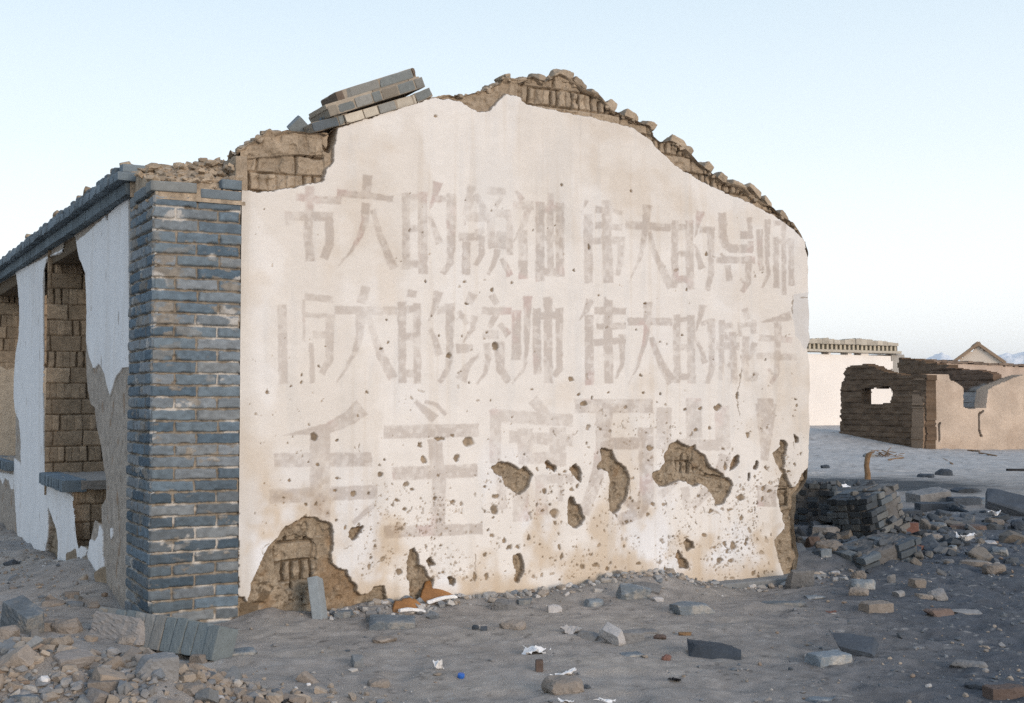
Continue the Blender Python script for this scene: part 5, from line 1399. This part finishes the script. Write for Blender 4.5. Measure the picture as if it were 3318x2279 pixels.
put('stone', 'grey pebble sized stone left of the tan dried mud slab', 'stone', 176, 1562, 30, 20, 'grey', 'stone')
put('stone', 'blue-grey stone low at the far left bottom of the heap', 'stone', 60, 1592, 70, 34, 'slate', 'shard')
put('stone', 'brown stone on the heap below the bent metal scrap', 'stone', 118, 1500, 34, 26, 'tan', 'stone')
put('stone', 'grey flat stone on the heap left of the pale angular stone', 'stone', 246, 1498, 44, 22, 'slate', 'shard')
put('stone', 'dark thin shard standing left of the tan boulder scrap', 'stone', 80, 1452, 22, 32, 'grey', 'shard', .8, .4)
put('stone', 'small tan stone at the far left bottom corner', 'stone', 24, 1560, 40, 26, 'tan', 'stone')
put('stone', 'grey stone in the hollow of the left heap slope', 'stone', 64, 1524, 40, 24, 'grey', 'stone')
# -- by the facade
put('stone', 'ochre flat stone on the sand in front of the facade', 'stone', 124, 1328, 50, 16, 'tan', 'stone')
put('stone', 'tan peaked stone in front of the facade below the ochre one', 'stone', 163, 1358, 30, 24, 'tan', 'shard')
put('stone', 'yellowish crumpled stone near the breach in the facade', 'stone', 232, 1306, 42, 16, 'pale', 'stone')
put('stone', 'blue-grey stone near the breach in the facade', 'stone', 272, 1320, 34, 22, 'slate', 'stone')
put('stone', 'pinkish stone below the breach in the facade', 'stone', 214, 1334, 26, 18, 'tan', 'stone')
put('stone', 'dark stone at the left edge in front of the far window', 'stone', 26, 1288, 30, 16, 'dark', 'stone')
put('stone', 'dusty grey stones edge at the foot of the facade near the pier', 'stone', 280, 1352, 58, 20, 'grey', 'stone')
put('paper_scrap', 'pale scrap on the ground left of the fallen coping top', 'scrap', 296, 1366, 48, 16, 'pale', 'scrap')
# -- right of the house
put('stone', 'wedge of grey stone between the corner lump and the tilted brickwork', 'stone', 1866, 1222, 62, 40, 'grey', 'shard', .4, .7)
put('stone', 'tan grey boulder in front of the tilted brickwork', 'stone', 1880, 1256, 62, 36, 'tan', 'stone')
put('mud_stub', 'stub of eroded mud masonry at the right foot of the gable', 'rubble', 1814, 1302, 52, 66, 'grey', 'shard', .2, .9)
put('stone', 'orange brown rock leaning on the eroded mud stub', 'stone', 1846, 1284, 34, 34, 'rust', 'shard', .6)
put('stone', 'upright blue shard right of the orange brown rock', 'stone', 1874, 1296, 24, 36, 'slate', 'shard', .2, .4)
put('brick', 'dark half brick on the right shoulder of the tilted brickwork', 'brick', 2060, 1180, 54, 28, 'dark', 'block')
put('brick', 'upright red brick right of the tilted brickwork', 'brick', 2066, 1222, 40, 46, 'red', 'block', .25, .5)
put('brick', 'thin red brick lying flat below the upright red brick', 'brick', 2096, 1260, 44, 16, 'red', 'block', .1, .5)
put('stone', 'tan stone right of the upright red brick', 'stone', 2117, 1236, 42, 26, 'tan', 'stone')
put('stone_slab', 'sloping pale topped slab crowning the rubble at the upper right', 'slab', 2108, 1146, 86, 40, 'grey', 'block', .15, .7, tilt=(.1, -.12))
put('stone', 'dark broken stones supporting the sloping pale topped slab', 'stone', 2122, 1162, 96, 30, 'dark', 'shard', .1, .7)
put('brick', 'square ended dark brick right of the sloping slab', 'brick', 2188, 1150, 68, 30, 'dark', 'block', .1, .55)
put('stone_slab', 'large tilted dark slab at the right edge of the rubble', 'slab', 2290, 1172, 100, 64, 'dark', 'block', -.25, .6, tilt=(.55, .25), flat=.22)
put('stone', 'dark flat stone behind the square ended dark brick', 'stone', 2192, 1120, 54, 18, 'dark', 'shard')
put('stone', 'blue-grey flat stone between the square brick and the tilted slab', 'stone', 2232, 1146, 34, 18, 'slate', 'stone')
put('plastic_scrap', 'small white scrap in front of the large tilted dark slab', 'scrap', 2256, 1172, 42, 20, 'white', 'scrap')
put('stone', 'pale tan stone below the small white scrap', 'stone', 2258, 1192, 36, 16, 'tan', 'stone')
put('stone_slab', 'brown flat slab left of the pale tan stone', 'slab', 2192, 1202, 74, 14, 'rust', 'shard', flat=.12)
put('plastic_scrap', 'pale crumpled bag on the slope below the brown flat slab', 'scrap', 2188, 1232, 58, 26, 'white', 'scrap')
put('stone_slab', 'pale lime slab right of the crumpled bag', 'slab', 2240, 1234, 54, 26, 'pale', 'shard', flat=.15)
put('stone_slab', 'long tan slab flat on the right hand slope', 'slab', 2208, 1290, 82, 22, 'tan', 'shard', -.25, .5, flat=.12)
put('stone', 'rounded tan stone at the lower end of the long tan slab', 'stone', 2256, 1302, 46, 26, 'tan', 'stone')
put('stone', 'pinkish cobble in front of the lower fallen brickwork', 'stone', 1950, 1292, 34, 24, 'tan', 'stone')
put('stone', 'dark stone right of the rounded tan stone at the frame edge', 'stone', 2314, 1206, 34, 26, 'dark', 'stone')
put('stone', 'small dark stone between crumpled bag and long slab', 'stone', 2160, 1250, 26, 18, 'slate', 'stone')
put('stone', 'blue-grey stone with dark foot above the long tan slab end', 'stone', 2262, 1262, 44, 26, 'slate', 'stone')
put('stone', 'small grey cobble below the brown flat slab and bag', 'stone', 2150, 1282, 30, 18, 'grey', 'stone')
put('stone', 'blue stone left of the brown flat slab', 'stone', 2126, 1200, 40, 20, 'slate', 'stone')
put('stone', 'dark stone pieces under the blue stone left of slab', 'stone', 2090, 1190, 40, 18, 'dark', 'shard')
put('cinder', 'left dark cinder lump by the burnt patch', 'cinder', 2104, 1084, 40, 12, 'dark', 'stone')
put('cinder', 'peaked dark cinder lump right of the burnt patch', 'cinder', 2142, 1080, 34, 18, 'dark', 'stone')
put('cinder', 'dark cinder lump close to the right corner of the gable', 'cinder', 1872, 1064, 18, 10, 'dark', 'stone')
put('cinder', 'small dark cinder in front of the burnt patch', 'cinder', 1908, 1122, 18, 10, 'dark', 'stone')
put('paper_scrap', 'small white scrap lying in front of the burnt patch', 'scrap', 1917, 1106, 30, 12, 'white', 'scrap')
put('plank', 'short black charred plank far right beyond the rubble', 'plank', 2306, 1070, 44, 8, 'black', 'block', 0, .2)
put('stone', 'blue-grey stone on the sand beside the bent wooden post', 'stone', 1972, 1036, 24, 12, 'slate', 'stone')

# -- leaning brick at the hole in the plaster
def thing_mesh(name, mb, m, label, cat, loc, group=None, smooth=False):
    me = mb.mesh(name, smooth)
    loc = np.array(loc, float)
    co = np.empty(len(me.vertices) * 3, np.float32); me.vertices.foreach_get('co', co)
    co = co.reshape(-1, 3) - loc.astype(np.float32); me.vertices.foreach_set('co', co.ravel()); me.update()
    return tag(obj(name, me, m, None, tuple(loc)), label, cat, group)
mb = MB()
s, z = gable_sz(1040, 2000, -.20)
base = W(s + .0, -.20, float(gz(*W(s, -.20, 0)[:2])) - .03)
V, F = rough_box((.060, .115, .26), 8, .08, .03, 2, 41, 3, (.85, 1))
V = V + np.array([0, 0, .13]); V = V @ rotm(-.30, -.22, TH - .6).T
mb.add(V + base, F, (.27, .295, .305))
thing_mesh('leaning_brick', mb, M['brick'], 'single grey brick leaning upright in front of the hollow in the plaster', 'brick', base)

# -- ochre glazed shards
for (x, y, w, h, sd, lab) in ((936, 1374, 84, 27, 31, 'left ochre glazed pot shard with a white broken rim at the wall foot'), (1004, 1368, 96, 40, 32, 'right and taller ochre glazed pot shard with a white broken rim')):
    P, k = on_ground(x * Q2, y * Q2); mpp = Q2 * k / FPX
    nu, nv = 22, 12
    a = np.linspace(-.75, .75, nu); b = np.linspace(0, 1, nv)
    A, B = np.meshgrid(a, b, indexing='ij')
    prof = (1 - (np.abs(A) / .75) ** (1.7 if sd == 32 else 3.0)) * (1 + .25 * fbm(A * 4, A * 0, 3, sd)) * .9 + .06
    R = w * mpp / 1.3
    Zs = B * h * mpp * 1.15 * prof
    lean = .85
    X = np.sin(A) * R; Y = (1 - np.cos(A)) * R * .6 + Zs * lean
    fr = np.stack([X, Y, Zs], -1); bk = fr + np.array([0, .014, .004])
    mbs = MB(); F = grid_faces(nu, nv); nn_ = nu * nv
    e = np.concatenate([F[:, [0, 1]], F[:, [1, 2]], F[:, [2, 3]], F[:, [3, 0]]]); key = np.sort(e, 1); kk = key[:, 0].astype(np.int64) * nn_ + key[:, 1]
    un, inv, cnt = np.unique(kk, return_inverse=True, return_counts=True); be = e[cnt[inv] == 1]
    F = np.concatenate([F, F[:, ::-1] + nn_, np.stack([be[:, 1], be[:, 0], be[:, 0] + nn_, be[:, 1] + nn_], 1)])
    V = np.concatenate([fr.reshape(-1, 3), bk.reshape(-1, 3)]) @ rotm(0, 0, TH + .15).T
    o = obj('pot_shard', make_mesh('pot_shard', V, F, None, True), M['orange'], None, tuple(P + np.array([0, 0, -.012])))
    tag(o, lab, 'pot shard')
    # white biscuit edge in front of the shard
    V2, F2_ = rough_box((w * mpp * .8, .03, .018), 8, .2, .25, 2, sd + 5, 4)
    V2[:, 2] += .010 * np.cos(V2[:, 0] / (w * mpp * .4) * 1.5); V2 = V2 @ rotm(0, .12 if sd == 31 else -.08, TH + .1).T
    ob = obj('rim', make_mesh('rim', V2 + np.array([0, -.03, .022]), F2_, None, False), M['white'], o)

# -- fallen run of coping bricks, lower left
mb = MB()
pa, _ = on_ground(212 * Q2, 1432 * Q2); pb_, _ = on_ground(476 * Q2, 1500 * Q2)
d = pb_ - pa; d[2] = 0; L = np.linalg.norm(d); d /= L; sdv = np.array([-d[1], d[0], 0])
rs = np.random.RandomState(9); t = 0; k = 0
while t < L:
    wv = .078
    V, F = rough_box((wv - .004, .12 + rs.uniform(-.007, .007), .165 + rs.uniform(-.006, .006)), 9, .05, .035, 2, 900 + k, 3, (.82, 1), .04)
    V = V @ rotm(-.32 + rs.uniform(-.02, .02), 0, math.atan2(d[1], d[0])).T
    zb = float(np.mean([gz(*pa[:2]), gz(*pb_[:2])]))
    c = pa + d * (t + wv / 2) + sdv * .06; c[2] = zb + .050 + rs.uniform(-.003, .003)
    colb = np.array([.22, .215, .20]) if k < 7 and rs.rand() < .7 else np.array([.165, .19, .195])
    mb.add(V + c, F, colb * rs.uniform(.9, 1.1))
    t += wv; k += 1
V, F = rough_box((L * .98, .108, .152), 24, .03, .010, 0, 77, 6); V = V @ rotm(-.32, 0, math.atan2(d[1], d[0])).T
c = pa + d * L / 2 + sdv * .06; c[2] = float(np.mean([gz(*pa[:2]), gz(*pb_[:2])])) + .046
mb.add(V + c, F, MORTAR * .8)
V, F = rough_box((L * .46, .05, .13), 16, .1, .16, 6, 78, 5, (.7, 1), .1); V = V @ rotm(-.32, 0, math.atan2(d[1], d[0])).T
c = pa + d * L * .25 + sdv * .0; c[2] = float(gz(*c[:2])) + .068
mb.add(V + c, F, (.30, .27, .245))
thing_mesh('fallen_coping', mb, M['brick'], 'long fallen run of coping bricks still mortared together beside the pier', 'coping', tuple(pa))
put('stone_slab', 'thin dark grey shard at the right end of the fallen coping', 'slab', 520, 1492, 158, 42, 'slate', 'shard', .35, .30, flat=.10, tilt=(.15, -.06))

# -- the two lumps of fallen brickwork on the right
def brickwork(name, label, x, y, w, h, nc, nl, nd, yaw, pitch, roll, seed, lift=0.0, crust=None, jit=.05, lost=.17):
    P, k = on_ground(x * Q2, y * Q2); rs = np.random.RandomState(seed)
    bl, bd, bh = .18, .10, .056
    mbk = MB()
    Lx, Ly, Lz = nl * bl, nd * bd, nc * bh
    for i in range(nc):
        for dj in range(nd):
            off = (i % 2) * .5
            x0 = -off * bl
            while x0 < Lx:
                l = bl if rs.rand() < .6 else bl / 2
                a, b = max(x0, 0), min(x0 + l, Lx)
                if b - a > .05 and rs.rand() > lost:
                    out = rs.uniform(-.022, .016)
                    V, F = rough_box((b - a - .008, bd - .004, bh - .007), 6, .08, .06, 3, seed * 100 + i * 37 + dj * 11 + int(a * 50), 3, (.78, 1), .05)
                    cc = np.array([(a + b) / 2 - Lx / 2, dj * bd - Ly / 2 + bd / 2 + out, i * bh + bh / 2])
                    base = np.array([(.075, .088, .10), (.11, .127, .14), (.05, .058, .066), (.15, .155, .152)][rs.choice(4)]) * rs.uniform(.8, 1.2)
                    if crust is not None and a / Lx > crust: base = np.array([.165, .16, .152]) * rs.uniform(.85, 1.1)
                    V = V @ rotm(*rs.normal(0, jit, 3)).T + rs.normal(0, jit * .16, 3)
                    mbk.add(V + cc, F, base)
                x0 += l
    V, F = rough_box((Lx * .93, Ly * .90, Lz * .94), 22, .16, .07, 4, seed, 4, (.75, 1), .08); mbk.add(V + np.array([0, 0, Lz / 2]), F, (.125, .12, .115))
    for q in range(18):
        sz = rs.uniform(.015, .05); V, F = rough_box((sz * 1.5, sz * 1.2, sz), 5, .12, .1, 6, seed * 500 + q, 3, (.5, .88), .05)
        cc = np.array([rs.uniform(-.5, .5) * Lx, rs.uniform(-.5, .5) * Ly, Lz + sz * .1]) if q % 2 else np.array([rs.uniform(-.62, .62) * Lx, rs.choice([-.55, -.6]) * Ly, rs.uniform(0, .5) * Lz])
        mbk.add(V @ rotm(*rs.uniform(-.6, .6, 3)).T + cc, F, np.array([(.10, .11, .12), (.15, .145, .135), (.06, .066, .075)][q % 3]))
    R = rotm(0, pitch, 0) @ rotm(0, 0, yaw) @ rotm(roll, 0, 0)
    for i in range(len(mbk.V)): mbk.V[i] = mbk.V[i] @ R.T
    allv = np.concatenate(mbk.V); zmin = allv[:, 2].min()
    away = np.array([P[0], P[1], 0]) / np.hypot(P[0], P[1]); ext = (-(allv @ away)).max()
    c = P + away * ext * .75 + np.array([0, 0, -zmin - .03 + lift])
    for i in range(len(mbk.V)): mbk.V[i] = mbk.V[i] + c
    return thing_mesh(name, mbk, M['brick'], label, 'brickwork', tuple(P))
brickwork('fallen_brickwork', 'larger tilted block of fallen grey brickwork right of the gable', 1978, 1240, 150, 100, 7, 3.0, 4, .72, -.27, .10, 5, .02, .42, .014, .10)
brickwork('fallen_brickwork', 'lower broken lump of dark brickwork in front of the larger tilted block', 1985, 1296, 180, 70, 3, 3.4, 4, .50, -.22, .16, 6, -.06, None, .045, .22)
brickwork('broken_brickwork', 'rough dark lump of brick and mortar against the right corner of the gable', 1846, 1200, 70, 100, 7, 1.6, 4, .9, .12, -.10, 8, -.02, None, .035, .15)

# -- bent wooden post
P, k = on_ground(1969 * Q2, 1091 * Q2)
mb = MB()
pts = np.array([(0, 0, -.1), (.0, 0, .08), (-.015, 0, .20), (.005, 0, .32), (.03, 0, .385), (.09, .02, .42)]); rad = [.05, .045, .040, .042, .045, .030]
nr = 10; ring = np.linspace(0, 2 * np.pi, nr, endpoint=False)
V = []
for p_, r in zip(pts, rad):
    V.append(np.stack([p_[0] + np.cos(ring) * r, p_[1] + np.sin(ring) * r, np.full(nr, p_[2])], -1))
V = np.concatenate(V); V = V + .008 * np.stack([fbm3(V * 14, 2, 3), fbm3(V * 14 + 5, 2, 4), fbm3(V * 14 + 9, 2, 5) * 0], -1)
F = []
for i in range(len(pts) - 1):
    for j in range(nr): F.append([i * nr + j, i * nr + (j + 1) % nr, (i + 1) * nr + (j + 1) % nr, (i + 1) * nr + j])
mb.add(V, np.array(F), (.30, .17, .08)); mb.add(np.concatenate([V[-nr:], V[-nr:].mean(0, keepdims=True)]), np.array([[j, (j + 1) % nr, nr] for j in range(nr)]), (.25, .15, .08))
for i in range(len(mb.V)): mb.V[i] = mb.V[i] + P
thing_mesh('wooden_post', mb, M['wood'], 'short bent wooden post standing in the burnt patch', 'post', tuple(P))
# clump of dead twigs behind the post
P, k = on_ground(2010 * Q2, 1036 * Q2)
mb = MB(); rs = np.random.RandomState(4)
for i in range(24):
    a = rs.uniform(0, 6.28); l = rs.uniform(.08, .26); r = .007
    V, F = rough_box((l, r * 2, r * 2), 3, .3, .1, 0, i)
    V = V @ rotm(0, rs.uniform(-.7, .2), a).T
    mb.add(V + P + np.array([rs.normal() * .16, rs.normal() * .10, .02 + abs(rs.normal()) * .05]), F, np.array([.30, .21, .14]) * rs.uniform(.6, 1.2))
thing_mesh('dead_shrub', mb, M['wood'], 'low tangle of dead twigs behind the bent post', 'shrub', tuple(P))
# sticks on the far sand
for i, (x0, y0, x1, y1, lab) in enumerate([(2016, 1017, 2050, 1022, 'short stick nearest the ruin corner'), (2186, 1012, 2246, 1020, 'long stick below the notched window'), (2222, 1030, 2262, 1036, 'stick left of the charred plank'), (2134, 1038, 2170, 1060, 'slanting stick in the middle of the far sand'), (2250, 1003, 2320, 1014, 'longest stick near the right edge below the ruin'), (2196, 1022, 2224, 1026, 'dark short stick below the long one')]):
    a_, _ = on_ground(x0 * Q2, y0 * Q2); b_, _ = on_ground(x1 * Q2, y1 * Q2)
    mb = MB(); dd = b_ - a_; L = np.linalg.norm(dd)
    V, F = rough_box((min(L, 2.2), .03, .03), 6, .3, .15, 0, 60 + i)
    mb.add(V @ rotm(0, 0, math.atan2(dd[1], dd[0])).T + (a_ + b_) / 2 + np.array([0, 0, .012]), F, (.10, .075, .055))
    thing_mesh('stick', mb, M['wood'], 'dry ' + lab, 'stick', tuple(a_))

# -- blue bottle cap, black hooked wire
P, k = on_ground(1046 * Q2, 1538 * Q2)
def lathe(prof, n=20):
    a = np.linspace(0, 2 * np.pi, n, endpoint=False); V = []; F = []
    for r, z in prof: V.append(np.stack([np.cos(a) * r, np.sin(a) * r, np.full(n, z)], -1))
    for i in range(len(prof) - 1):
        for j in range(n): F.append([i * n + j, i * n + (j + 1) % n, (i + 1) * n + (j + 1) % n, (i + 1) * n + j])
    return np.concatenate(V), np.array(F)
V, F = lathe([(.001, 0), (.0145, 0), (.0155, .002), (.0155, .014), (.0145, .0165), (.0135, .017), (.001, .0172)])
o = obj('bottle_cap', make_mesh('bottle_cap', V @ rotm(.25, .1, 0).T, F, None, True), M['blue'], None, tuple(P)); tag(o, 'small blue plastic bottle cap on the open sand', 'bottle cap')
ptw = poly('P', '')
hook = [(640, 1596), (655, 1594), (668, 1591), (680, 1586), (688, 1580), (686, 1574), (676, 1573)]
W3 = []
for i, (x, y) in enumerate(hook):
    p_, _ = on_ground(x * Q2, y * Q2); W3.append(p_ + np.array([0, 0, .006 + .006 * math.sin(i)]))
W3 = np.array(W3); mb = MB(); V = []; F = []
nr = 6; ring = np.linspace(0, 2 * np.pi, nr, endpoint=False)
for i, p_ in enumerate(W3):
    tdir = W3[min(i + 1, len(W3) - 1)] - W3[max(i - 1, 0)]; tdir /= np.linalg.norm(tdir)
    sdv = np.cross(tdir, DZ); sdv /= np.linalg.norm(sdv); up = np.cross(sdv, tdir)
    V.append(p_ + .005 * (np.cos(ring)[:, None] * sdv + np.sin(ring)[:, None] * up))
for i in range(len(W3) - 1):
    for j in range(nr): F.append([i * nr + j, i * nr + (j + 1) % nr, (i + 1) * nr + (j + 1) % nr, (i + 1) * nr + j])
mb.add(np.concatenate(V), np.array(F), (.02, .02, .02))
thing_mesh('hooked_wire', mb, M['black'], 'black hooked strap curling on the sand at the bottom left of centre', 'strap', tuple(W3[0]), smooth=True)
# -- a loose grey brick on the crest left of the coping
s, z = gable_sz(680 * Q2, 292 * Q2, .16)
mb = MB(); V, F = rough_box((.115, .05, .10), 6, .08, .04, 2, 71, 3, (.85, 1)); V = V @ rotm(.5, .62, TH + .3).T
pz = W(s, .16, z); mb.add(V + pz, F, (.20, .225, .235))
thing_mesh('loose_brick', mb, M['brick'], 'grey brick corner sticking up from the broken crest left of the coping', 'brick', tuple(pz))
